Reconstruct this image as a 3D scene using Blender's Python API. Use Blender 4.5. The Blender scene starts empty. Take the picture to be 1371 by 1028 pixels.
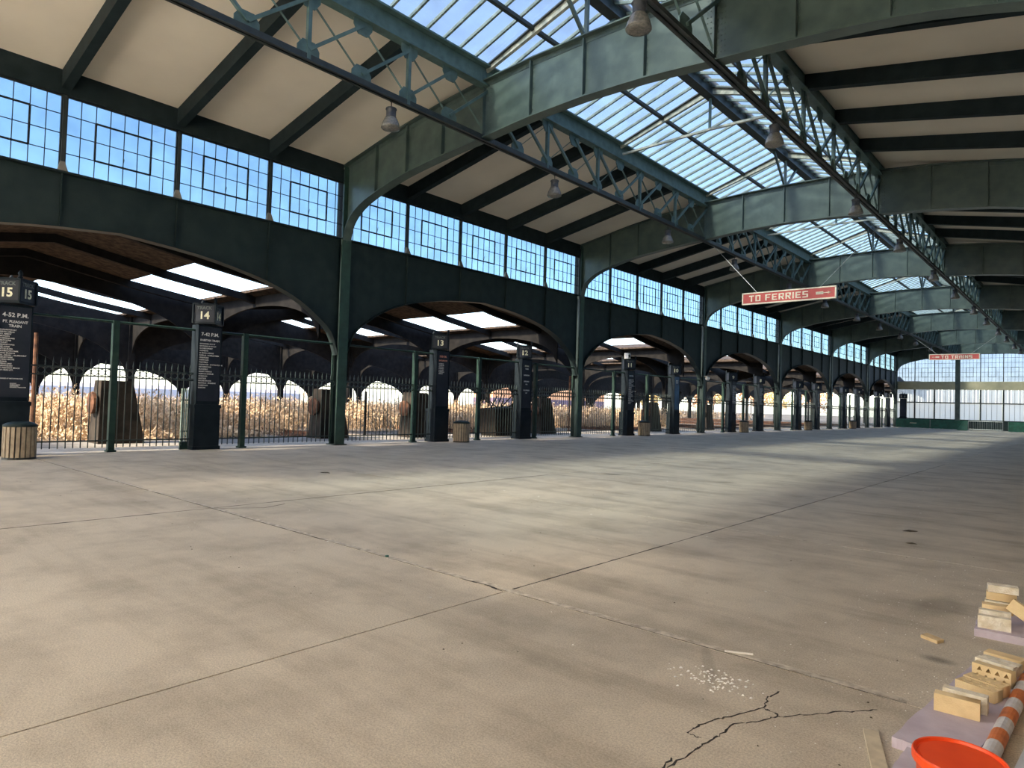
import bpy, math, random
from mathutils import Vector, Matrix
random.seed(7)
R = math.radians
S = bpy.context.scene
COL = S.collection

# ------------------------------------------------------------------ camera
F_PX, YAW, PITCH, ROLL = 890.5, 0.72324, 0.028526, 0.02937
CAM_Z = 1.611
cd = bpy.data.cameras.new('camera'); cam = bpy.data.objects.new('camera', cd); COL.objects.link(cam)
fw = Vector((-math.sin(YAW)*math.cos(PITCH), math.cos(YAW)*math.cos(PITCH), math.sin(PITCH)))
rt = Vector((math.cos(YAW), math.sin(YAW), 0)); up = rt.cross(fw)
r2 = rt*math.cos(ROLL)+up*math.sin(ROLL); u2 = -rt*math.sin(ROLL)+up*math.cos(ROLL)
m = Matrix((r2, u2, -fw)).transposed().to_4x4(); m.translation = (0, 0, CAM_Z)
cam.matrix_world = m
cd.sensor_width = 36; cd.lens = F_PX/1371*36; cd.clip_start = .05; cd.clip_end = 2000
S.camera = cam

# ------------------------------------------------------------------ sky and sun
SUN_AZ, SUN_EL = R(7.6), R(42)
w = bpy.data.worlds.new('sky'); S.world = w; w.use_nodes = True
nt = w.node_tree; bg = nt.nodes['Background']
sky = nt.nodes.new('ShaderNodeTexSky'); sky.sky_type = 'NISHITA'; sky.sun_disc = False
sky.sun_elevation = SUN_EL; sky.sun_rotation = math.pi+SUN_AZ
sky.air_density = 1.0; sky.dust_density = 1.2; sky.ozone_density = 1.6
nt.links.new(sky.outputs[0], bg.inputs[0]); bg.inputs[1].default_value = 0.42
sl = bpy.data.lights.new('sun', 'SUN'); sl.energy = 6.0; sl.angle = R(7.0); sl.color = (1, .86, .66)
so = bpy.data.objects.new('sun', sl); COL.objects.link(so)
sd = Vector((math.sin(SUN_AZ)*math.cos(SUN_EL), math.cos(SUN_AZ)*math.cos(SUN_EL), -math.sin(SUN_EL)))
so.rotation_euler = sd.to_track_quat('-Z', 'Y').to_euler(); so.location = (0, 0, 40)
S.view_settings.view_transform = 'Standard'; S.view_settings.look = 'None'
S.view_settings.gamma = 1; S.view_settings.use_curve_mapping = False
S.view_settings.exposure = 1.3
S.cycles.max_bounces = 8; S.cycles.diffuse_bounces = 5; S.cycles.transparent_max_bounces = 24
S.cycles.caustics_reflective = False; S.cycles.caustics_refractive = False
S.cycles.sample_clamp_indirect = 8

# ------------------------------------------------------------------ materials
MATS = {}
def mat(name, c1, c2=None, rough=.6, scale=3.0, detail=4, bump=0, metal=0, bscale=None, spec=.5, lo=.35, hi=.65):
    if name in MATS: return MATS[name]
    mt = bpy.data.materials.new(name); mt.use_nodes = True; MATS[name] = mt
    n = mt.node_tree; b = n.nodes['Principled BSDF']
    b.inputs['Roughness'].default_value = rough; b.inputs['Metallic'].default_value = metal
    b.inputs['Specular IOR Level'].default_value = spec
    if c2 is None: c2 = tuple(v*.8 for v in c1)
    g = n.nodes.new('ShaderNodeNewGeometry')
    t = n.nodes.new('ShaderNodeTexNoise'); t.inputs['Scale'].default_value = scale; t.inputs['Detail'].default_value = detail
    n.links.new(g.outputs['Position'], t.inputs['Vector'])
    r = n.nodes.new('ShaderNodeValToRGB')
    r.color_ramp.elements[0].position = lo; r.color_ramp.elements[0].color = (*c2, 1)
    r.color_ramp.elements[1].position = hi; r.color_ramp.elements[1].color = (*c1, 1)
    n.links.new(t.outputs[0], r.inputs[0]); n.links.new(r.outputs[0], b.inputs['Base Color'])
    if bump:
        t2 = n.nodes.new('ShaderNodeTexNoise'); t2.inputs['Scale'].default_value = bscale or scale*6; t2.inputs['Detail'].default_value = 5
        n.links.new(g.outputs['Position'], t2.inputs['Vector'])
        bp = n.nodes.new('ShaderNodeBump'); bp.inputs['Strength'].default_value = bump; bp.inputs['Distance'].default_value = .02
        n.links.new(t2.outputs[0], bp.inputs['Height']); n.links.new(bp.outputs[0], b.inputs['Normal'])
    return mt

def glass(name, tint, gloss=.08, trans=.0, tcol=(.9, .9, .9)):
    mt = bpy.data.materials.new(name); mt.use_nodes = True; MATS[name] = mt
    n = mt.node_tree; n.nodes.remove(n.nodes['Principled BSDF']); out = n.nodes['Material Output']
    tr = n.nodes.new('ShaderNodeBsdfTransparent')
    g = n.nodes.new('ShaderNodeNewGeometry')
    t = n.nodes.new('ShaderNodeTexNoise'); t.inputs['Scale'].default_value = 1.3; t.inputs['Detail'].default_value = 5
    n.links.new(g.outputs['Position'], t.inputs['Vector'])
    r = n.nodes.new('ShaderNodeValToRGB')
    r.color_ramp.elements[0].position = .3; r.color_ramp.elements[0].color = (*[v*.86 for v in tint], 1)
    r.color_ramp.elements[1].position = .7; r.color_ramp.elements[1].color = (*tint, 1)
    n.links.new(t.outputs[0], r.inputs[0]); n.links.new(r.outputs[0], tr.inputs[0])
    gl = n.nodes.new('ShaderNodeBsdfGlossy'); gl.inputs['Roughness'].default_value = .08; gl.inputs['Color'].default_value = (.8, .85, .85, 1)
    mx = n.nodes.new('ShaderNodeMixShader'); mx.inputs[0].default_value = gloss
    n.links.new(tr.outputs[0], mx.inputs[1]); n.links.new(gl.outputs[0], mx.inputs[2]); last = mx
    if trans > 0:
        tl = n.nodes.new('ShaderNodeBsdfTranslucent'); tl.inputs[0].default_value = (*tcol, 1)
        m2 = n.nodes.new('ShaderNodeMixShader'); m2.inputs[0].default_value = trans
        n.links.new(mx.outputs[0], m2.inputs[1]); n.links.new(tl.outputs[0], m2.inputs[2]); last = m2
    n.links.new(last.outputs[0], out.inputs[0])
    return mt

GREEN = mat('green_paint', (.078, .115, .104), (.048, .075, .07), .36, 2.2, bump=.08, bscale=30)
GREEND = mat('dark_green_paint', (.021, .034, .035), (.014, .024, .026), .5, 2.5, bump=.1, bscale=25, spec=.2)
TEAL = mat('teal_paint', (.10, .17, .165), (.06, .11, .105), .5, 4)
RIB = mat('rafter_paint', (.022, .034, .038), (.014, .022, .025), .6, 3, spec=.08)
DARKST = mat('chord_steel', (.035, .045, .045), (.02, .026, .027), .5, 5)
POST = mat('post_green', (.026, .066, .05), (.018, .042, .034), .45, 4)
CREAM = mat('cream_ceiling', (.80, .74, .63), (.72, .66, .56), .9, .5, bump=.1, bscale=9)
BARC = mat('glazing_bar_paint', (.20, .25, .23), (.10, .14, .13), .5, 6)
RAFC = mat('skylight_rafter_paint', (.5, .5, .42), (.25, .28, .25), .55, 7)
BLACK = mat('black_iron', (.012, .016, .016), (.02, .022, .02), .5, 9)
FENCE = mat('fence_iron', (.022, .038, .034), (.012, .02, .02), .4, 8)
FENCEP = mat('fence_post_green', (.018, .042, .034), (.012, .028, .024), .5, 4, spec=.2)
SLATE = mat('slate_blue_paint', (.014, .02, .026), (.008, .013, .018), .5, 3, spec=.08)
BOARD = mat('board_black', (.022, .028, .042), (.015, .02, .03), .45, 2, spec=.2)
WHITE = mat('white_lettering', (.75, .75, .72), (.55, .55, .55), .6, 20)
FADE = mat('faded_lettering', (.10, .12, .12), (.06, .08, .08), .6, 20)
PALEY = mat('pale_yellow_digit', (.75, .74, .52), (.55, .56, .42), .5, 14)
REDL = mat('red_lettering', (.75, .32, .22), (.6, .25, .18), .6, 20)
SLATW = mat('bin_slat_wood', (.36, .29, .2), (.26, .205, .145), .75, 8)
SIGNRED = mat('sign_red', (.58, .10, .09), (.42, .07, .065), .55, 2.0)
SIGNCR = mat('sign_cream', (.86, .80, .66), (.74, .66, .52), .6, 10)
BLUEP = mat('blue_poster', (.06, .16, .28), (.03, .07, .14), .5, 1.5)
TARP = mat('green_tarp', (.012, .11, .07), (.008, .07, .045), .55, 3)
GALV = mat('galvanised_steel', (.5, .52, .52), (.36, .38, .38), .4, 10, metal=.6)
BAND = mat('olive_band_paint', (.62, .55, .36), (.46, .42, .27), .6, .8)
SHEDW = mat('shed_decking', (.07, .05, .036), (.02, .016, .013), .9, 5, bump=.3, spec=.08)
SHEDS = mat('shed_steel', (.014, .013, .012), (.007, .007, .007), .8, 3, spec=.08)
RUST = mat('rusty_steel', (.16, .08, .05), (.05, .03, .024), .8, 5, spec=.08)
BRUSHM = mat('dry_brush', (.84, .64, .42), (.36, .24, .14), .95, 6, lo=.3, hi=.7)
DIRT = mat('cinder_ground', (.22, .185, .145), (.11, .095, .08), .95, .7, bump=.4)
LEAFY = mat('yellow_foliage', (.72, .58, .22), (.5, .3, .12), .9, 1.2)
LEAFO = mat('rust_foliage', (.62, .33, .16), (.4, .2, .1), .9, 1.2)
BARK = mat('bark', (.12, .09, .07), (.06, .05, .04), .9, 5)
BRICKT = mat('tan_brick', (.84, .66, .38), (.74, .56, .31), .85, 12, bump=.25, bscale=160)
BRICKW = mat('mortar_white_brick', (.90, .85, .74), (.74, .66, .50), .9, 16, bump=.5, bscale=90)
FOAM = mat('lilac_foam', (.56, .50, .58), (.48, .42, .50), .85, 9, bump=.15, bscale=80)
ORANGE = mat('orange_plastic', (.95, .10, .015), (.85, .075, .012), .35, 6)
POLEW = mat('reflective_white', (.70, .70, .72), (.55, .55, .58), .4, 20)
POLEO = mat('delineator_orange', (.72, .22, .07), (.55, .16, .05), .5, 20)
WOOD = mat('raw_wood', (.68, .52, .30), (.55, .40, .22), .8, 25)
WOODG = mat('weathered_wood', (.62, .54, .40), (.50, .43, .32), .85, 18)
LAMPG = mat('lamp_housing', (.05, .055, .07), (.03, .035, .045), .5, 12)
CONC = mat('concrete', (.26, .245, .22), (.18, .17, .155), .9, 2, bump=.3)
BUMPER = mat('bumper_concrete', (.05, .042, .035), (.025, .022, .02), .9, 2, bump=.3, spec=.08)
FLAKE = mat('pale_flake', (.92, .90, .86), (.8, .78, .74), .9, 30)
LITTER = mat('dark_litter', (.10, .085, .06), (.05, .04, .03), .9, 30)
CRACK = mat('crack_dark', (.055, .05, .045), (.03, .028, .025), 1, 20)
ORB = mat('orange_wall', (.85, .42, .2), (.7, .3, .14), .9, .3)
PUR = mat('dusky_wall', (.16, .10, .14), (.1, .07, .1), .9, .3)
BRW = mat('wall_brick_plain', (.45, .36, .28), (.34, .26, .2), .9, 2)
PLAST = mat('plastic_sheet', (.62, .64, .68), (.5, .52, .56), .3, 4)
CLEAR = glass('clear_glass', (.47, .55, .59), .05, .02)
SKYG = glass('skylight_glass', (.53, .58, .61), .05, .04)
FROST_FILL = glass('frosted_fill_glass', (.70, .66, .60), .03, .9, (.95, .92, .85))  # scatters sun as fill light from the unseen wall behind the camera
ENDG = glass('end_window_glass', (.40, .42, .48), .05, .05)
FROSTF = glass('frosted_panel_glass', (.50, .47, .44), .03, .5, (.95, .9, .84))
LENS = mat('lamp_glass', (.20, .19, .17), (.12, .12, .115), .25, 20)

# floor material with wear
def floor_mat():
    mt = bpy.data.materials.new('worn_pavement'); mt.use_nodes = True
    n = mt.node_tree; L = n.links; b = n.nodes['Principled BSDF']
    g = n.nodes.new('ShaderNodeNewGeometry')
    def noise(sc, det=5, rough=.6, vec=None):
        t = n.nodes.new('ShaderNodeTexNoise'); t.inputs['Scale'].default_value = sc; t.inputs['Detail'].default_value = det
        t.inputs['Roughness'].default_value = rough; L.new(vec or g.outputs['Position'], t.inputs['Vector']); return t.outputs[0]
    def ramp(x, p0, c0, p1, c1):
        r = n.nodes.new('ShaderNodeValToRGB'); e = r.color_ramp.elements
        e[0].position = p0; e[0].color = (*c0, 1); e[1].position = p1; e[1].color = (*c1, 1); L.new(x, r.inputs[0]); return r.outputs[0]
    def mul(a, bb, f=1):
        mx = n.nodes.new('ShaderNodeMix'); mx.data_type = 'RGBA'; mx.blend_type = 'MULTIPLY'; mx.inputs[0].default_value = f
        L.new(a, mx.inputs[6]); L.new(bb, mx.inputs[7]); return mx.outputs[2]
    base = ramp(noise(.35, 6), .3, (.57, .515, .43), .7, (.69, .625, .525))
    blot = ramp(noise(1.1, 6, .65), .30, (.70, .69, .68), .56, (1, 1, 1))
    speck = ramp(noise(85, 3), .38, (.80, .79, .78), .6, (1.06, 1.05, 1.03))
    speck2 = ramp(noise(260, 2), .35, (.80, .80, .79), .62, (1.1, 1.08, 1.05))
    mp = n.nodes.new('ShaderNodeMapping'); mp.inputs['Rotation'].default_value = (0, 0, .5); mp.inputs['Scale'].default_value = (.25, 2.2, 1)
    L.new(g.outputs['Position'], mp.inputs['Vector'])
    streak = ramp(noise(.9, 7, .6, mp.outputs[0]), .34, (.80, .79, .78), .5, (1, 1, 1))
    c = mul(base, blot); c = mul(c, speck); c = mul(c, speck2); c = mul(c, streak)
    # grease spots and a dark repair patch
    def spot(cx, cy, rx, ry, rot, dark, soft):
        mm = n.nodes.new('ShaderNodeMapping'); mm.vector_type = 'TEXTURE'
        mm.inputs['Location'].default_value = (cx, cy, 0); mm.inputs['Rotation'].default_value = (0, 0, rot); mm.inputs['Scale'].default_value = (rx, ry, 1)
        L.new(g.outputs['Position'], mm.inputs['Vector'])
        ln = n.nodes.new('ShaderNodeVectorMath'); ln.operation = 'LENGTH'; L.new(mm.outputs[0], ln.inputs[0])
        return ramp(ln.outputs['Value'], 1-soft, (dark, dark, dark), 1, (1, 1, 1))
    for a in [(-.79, 5.22, .13, .085, -.1, .45, .75), (-1.0, 6.7, .22, .5, -.1, .72, .5), (-7.6, 17.5, .28, .16, .4, .6, .5),
              (-8.6, 13.4, .3, .16, .2, .55, .5), (-6.2, 14.2, .3, .13, .9, .6, .5), (-1.85, 4.05, .05, .5, .5, .8, .5)]:
        c = mul(c, spot(*a))
    L.new(c, b.inputs['Base Color']); b.inputs['Roughness'].default_value = .75
    b.inputs['Specular IOR Level'].default_value = .35
    bp = n.nodes.new('ShaderNodeBump'); bp.inputs['Strength'].default_value = .25; bp.inputs['Distance'].default_value = .01
    L.new(noise(120, 4), bp.inputs['Height']); L.new(bp.outputs[0], b.inputs['Normal'])
    return mt
FLOOR = floor_mat()

# ------------------------------------------------------------------ mesh helpers
class MB:
    def __init__(s): s.v = []; s.f = []
    def box(s, x0, x1, y0, y1, z0, z1):
        n = len(s.v)
        s.v += [(x0, y0, z0), (x1, y0, z0), (x1, y1, z0), (x0, y1, z0), (x0, y0, z1), (x1, y0, z1), (x1, y1, z1), (x0, y1, z1)]
        s.f += [(n, n+3, n+2, n+1), (n+4, n+5, n+6, n+7), (n, n+1, n+5, n+4), (n+1, n+2, n+6, n+5), (n+2, n+3, n+7, n+6), (n+3, n, n+4, n+7)]
        return s
    def bar(s, p, q, a, b, upv=(0, 0, 1)):
        p, q = Vector(p), Vector(q); d = (q-p).normalized(); u = Vector(upv)
        if abs(d.dot(u)) > .99: u = Vector((1, 0, 0))
        sx = d.cross(u).normalized()*a/2; sy = sx.cross(d).normalized()*b/2
        n = len(s.v)
        for o in (p, q):
            s.v += [tuple(o-sx-sy), tuple(o+sx-sy), tuple(o+sx+sy), tuple(o-sx+sy)]
        s.f += [(n+3, n+2, n+1, n), (n+4, n+5, n+6, n+7), (n, n+1, n+5, n+4), (n+1, n+2, n+6, n+5), (n+2, n+3, n+7, n+6), (n+3, n, n+4, n+7)]
        return s
    def prism(s, pts0, pts1):
        n = len(s.v); k = len(pts0); s.v += [tuple(p) for p in pts0]+[tuple(p) for p in pts1]
        s.f.append(tuple(range(n+k-1, n-1, -1))); s.f.append(tuple(range(n+k, n+2*k)))
        for i in range(k):
            j = (i+1) % k; s.f.append((n+i, n+j, n+k+j, n+k+i))
        return s
    def strip(s, lo, hi, off):                      # plate between two polylines, extruded by off
        off = Vector(off); n = len(s.v); k = len(lo)
        for row in (lo, hi, [Vector(p)+off for p in lo], [Vector(p)+off for p in hi]): s.v += [tuple(p) for p in row]
        for i in range(k-1):
            a, b_, c, d = n+i, n+k+i, n+2*k+i, n+3*k+i
            s.f += [(a, a+1, b_+1, b_), (c, d, d+1, c+1), (a, c, c+1, a+1), (b_, b_+1, d+1, d)]
        s.f += [(n, n+k, n+3*k, n+2*k), (n+k-1, n+3*k-1, n+4*k-1, n+2*k-1)]
        return s
    def lathe(s, prof, n=16, c=(0, 0, 0), caps=True):
        st = len(s.v); k = len(prof)
        for r, z in prof:
            for i in range(n):
                a = 2*math.pi*i/n; s.v.append((c[0]+r*math.cos(a), c[1]+r*math.sin(a), c[2]+z))
        for j in range(k-1):
            for i in range(n):
                i2 = (i+1) % n; s.f.append((st+j*n+i, st+j*n+i2, st+(j+1)*n+i2, st+(j+1)*n+i))
        if caps:
            s.f.append(tuple(st+i for i in range(n-1, -1, -1))); s.f.append(tuple(st+(k-1)*n+i for i in range(n)))
        return s
    def tube(s, p, q, r, n=8):
        p, q = Vector(p), Vector(q); d = (q-p).normalized(); u = Vector((0, 0, 1)) if abs(d.z) < .9 else Vector((1, 0, 0))
        a = d.cross(u).normalized(); b_ = a.cross(d).normalized(); st = len(s.v)
        for o in (p, q):
            for i in range(n):
                t = 2*math.pi*i/n; s.v.append(tuple(o+a*r*math.cos(t)+b_*r*math.sin(t)))
        for i in range(n):
            j = (i+1) % n; s.f.append((st+i, st+n+i, st+n+j, st+j))
        s.f += [tuple(st+i for i in range(n)), tuple(st+2*n-1-i for i in range(n))]
        return s
    def mesh(s, name, mtl, smooth=False):
        me = bpy.data.meshes.new(name); me.from_pydata(s.v, [], s.f); me.materials.append(mtl)
        if smooth:
            for p in me.polygons: p.use_smooth = True
        me.update(); return me
    def build(s, name, mtl, parent=None, loc=(0, 0, 0), smooth=False):
        return inst(name, s.mesh(name, mtl, smooth), parent, loc)
def inst(name, me, parent=None, loc=(0, 0, 0), rz=0, rot=None):
    o = bpy.data.objects.new(name, me); COL.objects.link(o); o.location = loc
    o.rotation_euler = rot if rot else (0, 0, rz)
    if parent: o.parent = parent
    return o
def thing(name, label, cat, loc=(0, 0, 0), rz=0, group=None, kind=None):
    o = bpy.data.objects.new(name, None); COL.objects.link(o); o.location = loc; o.rotation_euler = (0, 0, rz)
    return tag(o, label, cat, group, kind)
def tag(o, label, cat=None, group=None, kind=None):
    o['label'] = label
    if cat: o['category'] = cat
    if group: o['group'] = group
    if kind: o['kind'] = kind
    return o
def struct(o, label=None, cat=None):
    o['kind'] = 'structure'
    if label: o['label'] = label
    if cat: o['category'] = cat
    return o
def interp(pts, u):
    if u <= pts[0][0]: return pts[0][1]
    for (a, za), (b, zb) in zip(pts, pts[1:]):
        if u <= b: return za+(zb-za)*(u-a)/(b-a)
    return pts[-1][1]
def smooth_pts(pts, n=3):
    out = []
    for i in range(len(pts)-1):
        p0 = pts[max(i-1, 0)]; p1 = pts[i]; p2 = pts[i+1]; p3 = pts[min(i+2, len(pts)-1)]
        for j in range(n):
            t = j/n
            out.append(tuple(.5*((2*p1[k])+(-p0[k]+p2[k])*t+(2*p0[k]-5*p1[k]+4*p2[k]-p3[k])*t*t+(-p0[k]+3*p1[k]-3*p2[k]+p3[k])*t**3) for k in (0, 1)))
    out.append(pts[-1]); return out
def text(body, size, mtl, parent, loc, rot, name='lettering', align='CENTER', ext=.004, bold=0, sx=1, space=1.0, lines=1.0):
    cu = bpy.data.curves.new('t', 'FONT'); cu.body = body; cu.size = size; cu.align_x = align; cu.align_y = 'CENTER' if align == 'CENTER' else 'TOP'
    cu.extrude = ext; cu.offset = bold; cu.resolution_u = 2; cu.space_line = lines; cu.space_character = space
    to = bpy.data.objects.new('t', cu); COL.objects.link(to)
    dg = bpy.context.evaluated_depsgraph_get(); me = bpy.data.meshes.new_from_object(to.evaluated_get(dg))
    bpy.data.objects.remove(to); bpy.data.curves.remove(cu)
    me.materials.clear(); me.materials.append(mtl)
    o = inst(name, me, parent, loc, rot=rot); o.scale = (sx, 1, 1); return o
def ordinal(i): return ['first', 'second', 'third', 'fourth', 'fifth', 'sixth', 'seventh', 'eighth', 'ninth', 'tenth', 'eleventh', 'twelfth', 'thirteenth', 'fourteenth'][i]

# ------------------------------------------------------------------ layout of the hall (metres; y runs along the hall)
XW, XC, HW = -19.70, -9.58, 10.12        # track-side column line, centre line, half width
XE = XC+HW                               # the other column line
TO = 3.415                               # truss offset from the centre
L = 14.0
def Y(k): return -0.74+L*k               # frame k; the end wall stands at frame 7
ZS, ZH = 7.13, 9.08                      # clerestory sill and head
def tracks(k): return 15-2*k, 14-2*k
NUM = 'zero one two three four five six seven eight nine ten eleven twelve thirteen fourteen fifteen sixteen'.split()
def tn(k): return tuple(NUM[v] for v in tracks(k))
PIERS = {0: (4.02, 8.68), 1: (17.9, 23.05), 2: (32.05, 37.4)}
def pier_y(k): return PIERS.get(k, (Y(k)+4.7, Y(k)+9.8))

# floor -----------------------------------------------------------
YB = -6.6  # hall cut short here so the back wall fills the foreground with light
fl = MB().box(-21.6, 1.2, YB, 97.6, -.30, -.035).build('floor', CRACK)
struct(fl, 'wide worn tan pavement of the concourse with sawn joints', 'floor')
xj = [-21.6, -15.0, -9.41, -3.8, 1.2]
yj = [YB]+[4.30+4.42*i for i in range(-2, 22)]; yj = [v for v in yj if v < 97]+[97.6]
for a, b in zip(xj, xj[1:]):
    for c, d in zip(yj, yj[1:]):
        g = .006
        MB().box(a+g, b-g, c+g, d-g, -.034, 0).build('paving_slab', FLOOR, fl)
pf = MB().box(-24.2, -21.6, -15.2, 110, -.3, -.005).build('floor_platform', CONC); struct(pf, 'narrow concrete platform just behind the picket fences', 'platform')
gr = MB().box(-170, -24.2, -60, 330, -.3, -.06).box(1.2, 60, -60, 150, -.3, -.06).box(-21.6, 1.2, 97.6, 200, -.3, -.06).box(-21.6, 1.2, -60, YB, -.3, -.06).build('ground', DIRT)
struct(gr, 'bare cinder ground under and beyond the train shed', 'ground')
# cracks in the near pavement
def ribbon(mb, pts, w0=.006):
    lo, hi = [], []; rnd = random.Random(3)
    fine = []
    for (a, b) in zip(pts, pts[1:]):
        for j in range(6):
            t = j/6; fine.append((a[0]+(b[0]-a[0])*t+rnd.uniform(-.008, .008), a[1]+(b[1]-a[1])*t+rnd.uniform(-.012, .012)))
    fine.append(pts[-1])
    for x, y in fine:
        ww = w0*rnd.uniform(.35, 1.5); lo.append((x-ww, y, .0005)); hi.append((x+ww, y, .0005))
    mb.strip(lo, hi, (0, 0, .0012))
CR = [[(-1.44, 2.76), (-1.43, 2.92), (-1.42, 3.08), (-1.40, 3.21), (-1.40, 3.37), (-1.32, 3.5), (-1.26, 3.63), (-1.17, 3.75), (-1.0, 3.97), (-.9, 4.1)],
      [(-1.45, 3.12), (-1.53, 3.12), (-1.52, 3.25), (-1.47, 3.40), (-1.41, 3.53), (-1.36, 3.69), (-1.39, 3.83), (-1.37, 3.95)],
      [(-1.36, 3.67), (-1.29, 3.66), (-1.26, 3.63)], [(-1.45, 2.72), (-1.47, 2.85)]]
for c in CR:
    mb = MB(); ribbon(mb, c, .0045); mb.build('crack', CRACK, fl)
mb = MB(); ribbon(mb, [(-9.6, 4.2), (-9.3, 4.42), (-9.0, 4.9), (-9.15, 5.3)], .008); mb.build('crack', CRACK, fl)
SAND = mat('joint_sand', (.66, .60, .50), (.34, .30, .25), .95, 14)
def joint(p, q, w0, mtl, nm):
    mb = MB(); n_ = int((Vector(q)-Vector(p)).length/.5)+1
    pts = [(p[0]+(q[0]-p[0])*i/n_, p[1]+(q[1]-p[1])*i/n_) for i in range(n_+1)]
    lo, hi = [], []; rj = random.Random(int(w0*1e4))
    for i in range(len(pts)*4-3):
        a = pts[i//4]; b = pts[min(i//4+1, n_)]; f_ = (i % 4)/4; x, y = a[0]+(b[0]-a[0])*f_, a[1]+(b[1]-a[1])*f_
        ww = w0*rj.uniform(.35, 1.25); dx = abs(q[0]-p[0]) > abs(q[1]-p[1])
        o1, o2 = ww*rj.uniform(.6, 1.1), ww*rj.uniform(.6, 1.1)
        lo.append((x, y-o1, .0003) if dx else (x-o1, y, .0003)); hi.append((x, y+o2, .0003) if dx else (x+o2, y, .0003))
    if (hi[0][0]-lo[0][0]) >= 0 and not dx: mb.strip(lo, hi, (0, 0, .0012))
    else: mb.strip(hi, lo, (0, 0, .0012))
    mb.build(nm, mtl, fl)
joint((-19, 4.345), (-.8, 4.345), .04, SAND, 'joint_filler')
joint((-19, 4.31), (-6.5, 4.31), .010, CRACK, 'joint_gap'); joint((-6.5, 4.31), (-.8, 4.31), .0045, CRACK, 'joint_gap')
joint((-9.41, .5), (-9.41, 12), .017, CRACK, 'joint_gap')
joint((-3.8, 4.4), (-3.8, 26), .011, CRACK, 'joint_gap')
joint((-16, 8.74), (-1, 8.74), .014, SAND, 'joint_filler')
mb = MB(); ribbon(mb, [(-4.3, 4.30), (-4.05, 4.33), (-3.86, 4.28)], .035); mb.build('crack', CRACK, fl)

# columns -----------------------------------------------------------
def column(k):
    lab = {1: 'tall green riveted column between the track fourteen and track thirteen piers',
           7: 'dark green riveted column in the corner beside the far glazed wall'}.get(k,
           'tall dark green riveted column between the track %s and track %s piers' % (tn(k-1)[1], tn(k)[0]))
    t = thing('riveted_column', lab, 'column', (XW, Y(k), 0), group='columns along the track side')
    for s in (-1, 1):
        MB().box(s*.18-.018, s*.18+.018, -.18, .18, .0, 9.6).build('flange', POST, t)
    MB().box(-.16, .16, -.014, .014, .02, 9.6).build('web_plate', GREEND, t)
    mb = MB()
    for s in (-1, 1):
        for a in (-1, 1): mb.box(s*.155-.012, s*.155+.012, a*.016-.0, a*.016+a*.11, .02, 9.55) if a > 0 else mb.box(s*.155-.012, s*.155+.012, -.126, -.016, .02, 9.55)
    mb.build('connection_angle', GREEND, t)
    MB().box(-.26, .26, -.24, .24, 0, .035).build('base_plate', GREEND, t)
for k in range(1, 8): column(k)

# arcade spandrels over the gates -------------------------------------
ARCH = smooth_pts([(.18, 3.1), (.47, 3.86), (1.05, 4.36), (1.7, 4.78), (2.4, 5.08), (3.4, 5.37), (5, 5.66), (7, 5.84)], 3)
def arch_z(o): return interp(ARCH, min(o, L-o))
def spandrel(k):
    a, b = tracks(k)
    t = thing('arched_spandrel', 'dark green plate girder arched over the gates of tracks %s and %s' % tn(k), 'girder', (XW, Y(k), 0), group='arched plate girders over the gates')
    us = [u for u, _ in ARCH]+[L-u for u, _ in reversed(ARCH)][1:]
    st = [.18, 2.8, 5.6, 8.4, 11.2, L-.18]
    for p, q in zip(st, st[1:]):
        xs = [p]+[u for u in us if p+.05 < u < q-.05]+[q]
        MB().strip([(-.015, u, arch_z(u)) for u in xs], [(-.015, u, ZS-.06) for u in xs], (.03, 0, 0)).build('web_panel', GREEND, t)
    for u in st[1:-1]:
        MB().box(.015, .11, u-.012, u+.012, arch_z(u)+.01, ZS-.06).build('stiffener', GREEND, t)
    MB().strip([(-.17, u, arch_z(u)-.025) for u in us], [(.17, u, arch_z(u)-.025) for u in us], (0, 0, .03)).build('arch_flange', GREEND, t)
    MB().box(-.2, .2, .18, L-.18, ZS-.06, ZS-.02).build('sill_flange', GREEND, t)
    return t
for k in range(0, 7): spandrel(k)

# clerestory windows ---------------------------------------------------
WN = [0]
WW, WHT = 2.72, ZH-ZS
frame_me = MB().box(-.03, .03, -WW/2, -WW/2+.035, 0, WHT).box(-.03, .03, WW/2-.035, WW/2, 0, WHT).box(-.03, .03, -WW/2, WW/2, 0, .035).box(-.03, .03, -WW/2, WW/2, WHT-.035, WHT).mesh('window_frame', BLACK)
def muntins():
    mb = MB(); d = WW/8
    for i in range(1, 8): mb.box(-.012, .012, -WW/2+i*d-.009, -WW/2+i*d+.009, .02, WHT-.02)
    for j in range(1, 4): mb.box(-.011, .011, -WW/2+.02, WW/2-.02, j*WHT/4-.009, j*WHT/4+.009)
    return mb.mesh('muntin_grid', BLACK)
mun_me = muntins()
d = WW/8; a0, a1, z0, z1 = -2*d, 2*d, WHT/4, 3*WHT/4
sash_me = MB().box(-.022, .022, a0-.022, a0+.022, z0, z1).box(-.022, .022, a1-.022, a1+.022, z0, z1).box(-.022, .022, a0, a1, z0-.02, z0+.02).box(-.022, .022, a0, a1, z1-.02, z1+.02).mesh('vent_sash', BLACK)
pane_me = MB().box(-.003, .003, -d/2+.004, d/2-.004, -WHT/8+.004, WHT/8-.004).mesh('pane', CLEAR)
sheet_me = MB().box(-.003, .003, -WW/2, WW/2, 0, WHT).mesh('glazing', CLEAR)
mull_me = MB().box(-.07, .07, -.035, .035, 0, WHT+.05).mesh('mullion', DARKST)
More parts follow.
